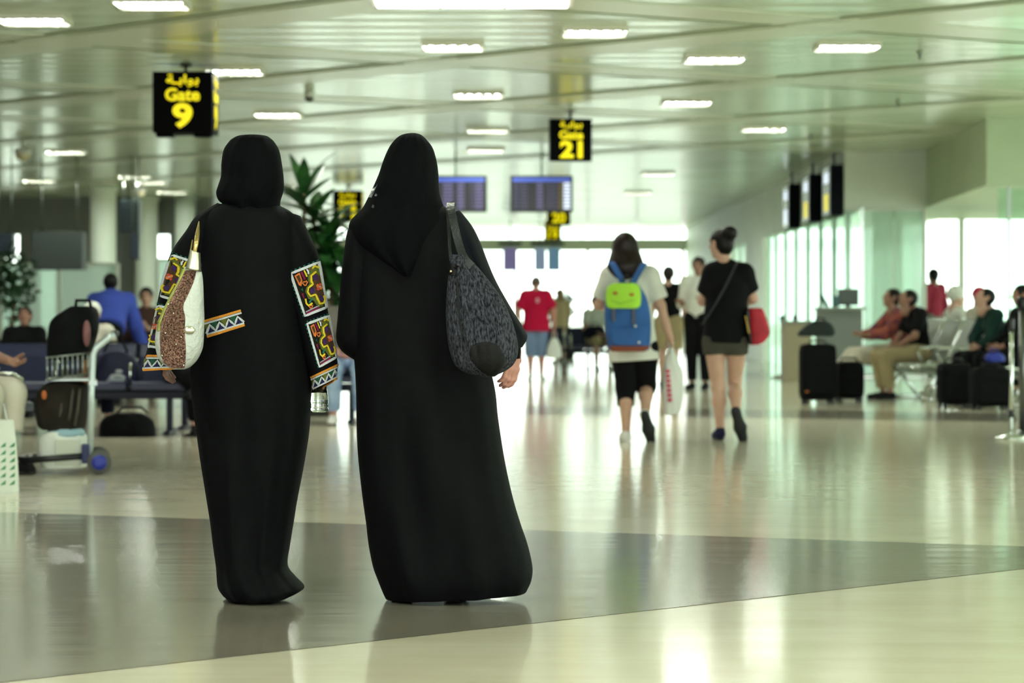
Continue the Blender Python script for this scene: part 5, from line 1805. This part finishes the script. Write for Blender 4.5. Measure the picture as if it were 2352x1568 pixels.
# bags on and under the left seats
b, s_ = luggage('holdall', 268, 885, 23.35, 'navy holdall with a white printed emblem on the navy seats', 'bag', [(885 + 0, 222, 314), (870, 216, 322), (840, 220, 318), (815, 232, 304), (806, 250, 288)], .28, mat('holdall_navy', '131534', .7, vary=.2, vscale=10))
for px, py, w, h in ((272, 872, .10, .02), (274, 862, .07, .022), (278, 852, .04, .02), (262, 868, .03, .03), (287, 866, .03, .02)):
    MB().ball(((px - 268) / s_, -.142, (885 - py) / s_), (w * .8, .008, h * .8), 8).build('white_emblem', mat('emblem_white', '9aa0a8', .7), b)
MB().tube([(-.1, -.05, .26), (-.06, -.07, .36), (.06, -.07, .36), (.1, -.05, .26)], .011, 8).build('handle', M_bagblack, b)
b, s_ = luggage('brown_tote', 199, 885, 23.2, 'brown paper tote between trolley post and navy holdall', 'bag', [(885, 188, 211), (850, 187, 212), (815, 188, 210), (806, 191, 207)], .14, mat('tote_brown', '7a5430', .8))
MB().tube([(-.02, 0, .27), (0, 0, .34), (.02, 0, .27)], .005, 6).build('handle', MATS['tote_brown'], b)
b, s_ = luggage('floor_bag', 330, 985, 23.0, 'black bag pushed under the navy seats', 'bag', [(1000, 232, 352), (990, 228, 358), (955, 230, 354), (940, 242, 340), (932, 260, 325)], .34, M_bagblack)
b.location.z = .0
MB().tube([(-.2, -.12, .19), (-.15, -.14, .24), (.0, -.14, .24), (.05, -.12, .19)], .010, 8).build('handle', M_bagblack, b)

# suitcases and bags by the right seats
def suitcase(px, pyb, Y, w, h, d, label, m, handle=True):
    s_ = F / Y
    r = empty('suitcase', ((px - CX) / s_, Y, 0), .15, label, 'suitcase')
    MB().box((0, 0, h / 2 + .04), (w, d, h), bev=.08).build('shell', m, r)
    MB().box((0, -d / 2 - .008, h * .38 + .04), (w * .8, .02, h * .5), bev=.009).build('front_pocket', m, r)
    for sx in (-1, 1):
        MB().lathe([(.02, -.015), (.028, -.015), (.028, .015), (.02, .015)], 12, (sx * w * .36, -d * .3, .028), 'X').build('wheel', M_dark, r)
        MB().lathe([(.02, -.015), (.028, -.015), (.028, .015), (.02, .015)], 12, (sx * w * .36, d * .3, .028), 'X').build('wheel', M_dark, r)
    if handle:
        MB().tube([(-.1, 0, h + .03), (-.08, 0, h + .075), (.08, 0, h + .075), (.1, 0, h + .03)], .012, 8).build('handle', M_dark, r)
    return r


sc = suitcase(1878, 925, 31.2, .40, .62, .26, 'tall black suitcase with a small orange tag beside the chrome seats', M_bagblack)
MB().box((-.16, -.15, .14), (.03, .012, .02)).build('orange_tag', MATS['tag_orange'], sc)
b, s_ = luggage('holdall', 1880, 790, 31.2, 'black holdall resting on top of the tall suitcase', 'bag', [(790, 1834, 1912), (782, 1832, 1918), (768, 1846, 1914), (758, 1862, 1905), (754, 1870, 1896)], .24, mat('holdall_green_black', '15201e', .8))
b.location.z = .69 + .05
MB().tube([(-.06, -.05, .12), (-.03, -.07, .2), (.05, -.07, .2), (.08, -.05, .12)], .01, 8).build('handle', M_bagblack, b)
suitcase(1950, 920, 31.7, .32, .42, .28, 'low black suitcase under the outstretched legs', M_bagblack)
suitcase(2192, 925, 29.8, .36, .44, .28, 'black suitcase behind the chrome seat back', M_bagblack)
suitcase(2275, 930, 29.2, .42, .40, .30, 'black wheeled case at the feet of the bent over person', M_bagblack)
b, s_ = luggage('blue_bag', 2282, 872, 29.2, 'bright blue carrier bag on the black wheeled case', 'bag', [(872, 2266, 2306), (866, 2262, 2308), (858, 2264, 2304), (852, 2272, 2296)], .18, mat('bag_blue', '1c2c88', .6))
b.location.z = .50
MB().tube([(-.05, 0, .07), (-.03, 0, .13), (.03, 0, .13), (.05, 0, .07)], .007, 6).build('handle', MATS['bag_blue'], b)

# ------------------------------------------------------------------ stanchions and desks
def stanchion(x, y, h, r_, label, m, base=.17):
    t = empty('stanchion', (x, y, 0), 0, label, 'stanchion')
    MB().lathe([(base, 0), (base, .012), (base * .9, .022), (r_ * 1.6, .04), (r_ * 1.2, .06)], 28).build('base', m, t)
    MB().tube([(0, 0, .04), (0, 0, h - .08)], r_, 18).build('post', m, t)
    MB().lathe([(r_ * 1.35, h - .10), (r_ * 1.45, h - .09), (r_ * 1.45, h - .02), (r_ * 1.2, h)], 18).build('belt_head', M_dark, t)
    return t


st = stanchion(4.12, 22.9, 1.13, .040, 'thick grey belt stanchion by the lounge edge', mat('stanchion_grey', '6a6e6a', .3, metal=.8), .15)
MB().box((.08, .02, 1.07), (.03, .05, .05)).build('belt_clip', M_navy, st)
st = stanchion(3.95, 22.5, .96, .016, 'slim chrome stanchion with a flat round base before the thick grey one', M_chrome, .13)
MB().lathe([(.02, -.02), (.05, -.02), (.055, 0), (.05, .02), (.02, .02)], 16, (.0, .03, .20), 'X').build('caster', M_dark, st)
stanchion(4.14, 43.6, .96, .028, 'far bronze stanchion beside the tall black suitcase', mat('stanchion_bronze', '9a8268', .35, metal=.8))
stanchion(4.38, 44.0, .96, .028, 'far bronze stanchion next to the gate desk', MATS['stanchion_bronze'])

gd = empty('gate_desk', (4.62, 40.0, 0), 0, 'grey gate desk with a monitor in front of the glass wall', 'desk')
M_desk = mat('desk_grey', '6f7570', .5)
MB().box((0, .2, .52), (.62, .45, 1.04), bev=.015).build('cabinet', M_desk, gd)
MB().box((0, .18, 1.06), (.70, .55, .04), bev=.01).build('counter_top', mat('desk_top', '8f948c', .4), gd)
MB().box((.13, .20, 1.22), (.30, .05, .24), bev=.01).build('monitor', mat('monitor_grey', '4d514f', .4), gd)
MB().box((.13, .22, 1.10), (.05, .05, .06)).build('monitor_stand', M_dark, gd)
MB().box((-.22, .12, 1.17), (.05, .12, .20), ry=-.5, bev=.01).build('handset', mat('handset_teal', '1f3a3c', .4), gd)
MB().box((-.05, .14, 1.16), (.10, .10, .16), bev=.02).build('printer', mat('printer_teal', '3f5c60', .4), gd)
ld = empty('side_desk', (4.22, 42.2, 0), 0, 'low tan box desk beside the grey gate desk', 'desk')
MB().box((0, 0, .42), (.42, .4, .84), bev=.015).build('cabinet', mat('desk_tan', 'a59a80', .5), ld)
MB().box((0, 0, .86), (.46, .44, .04), bev=.01).build('counter_top', MATS['desk_top'], ld)
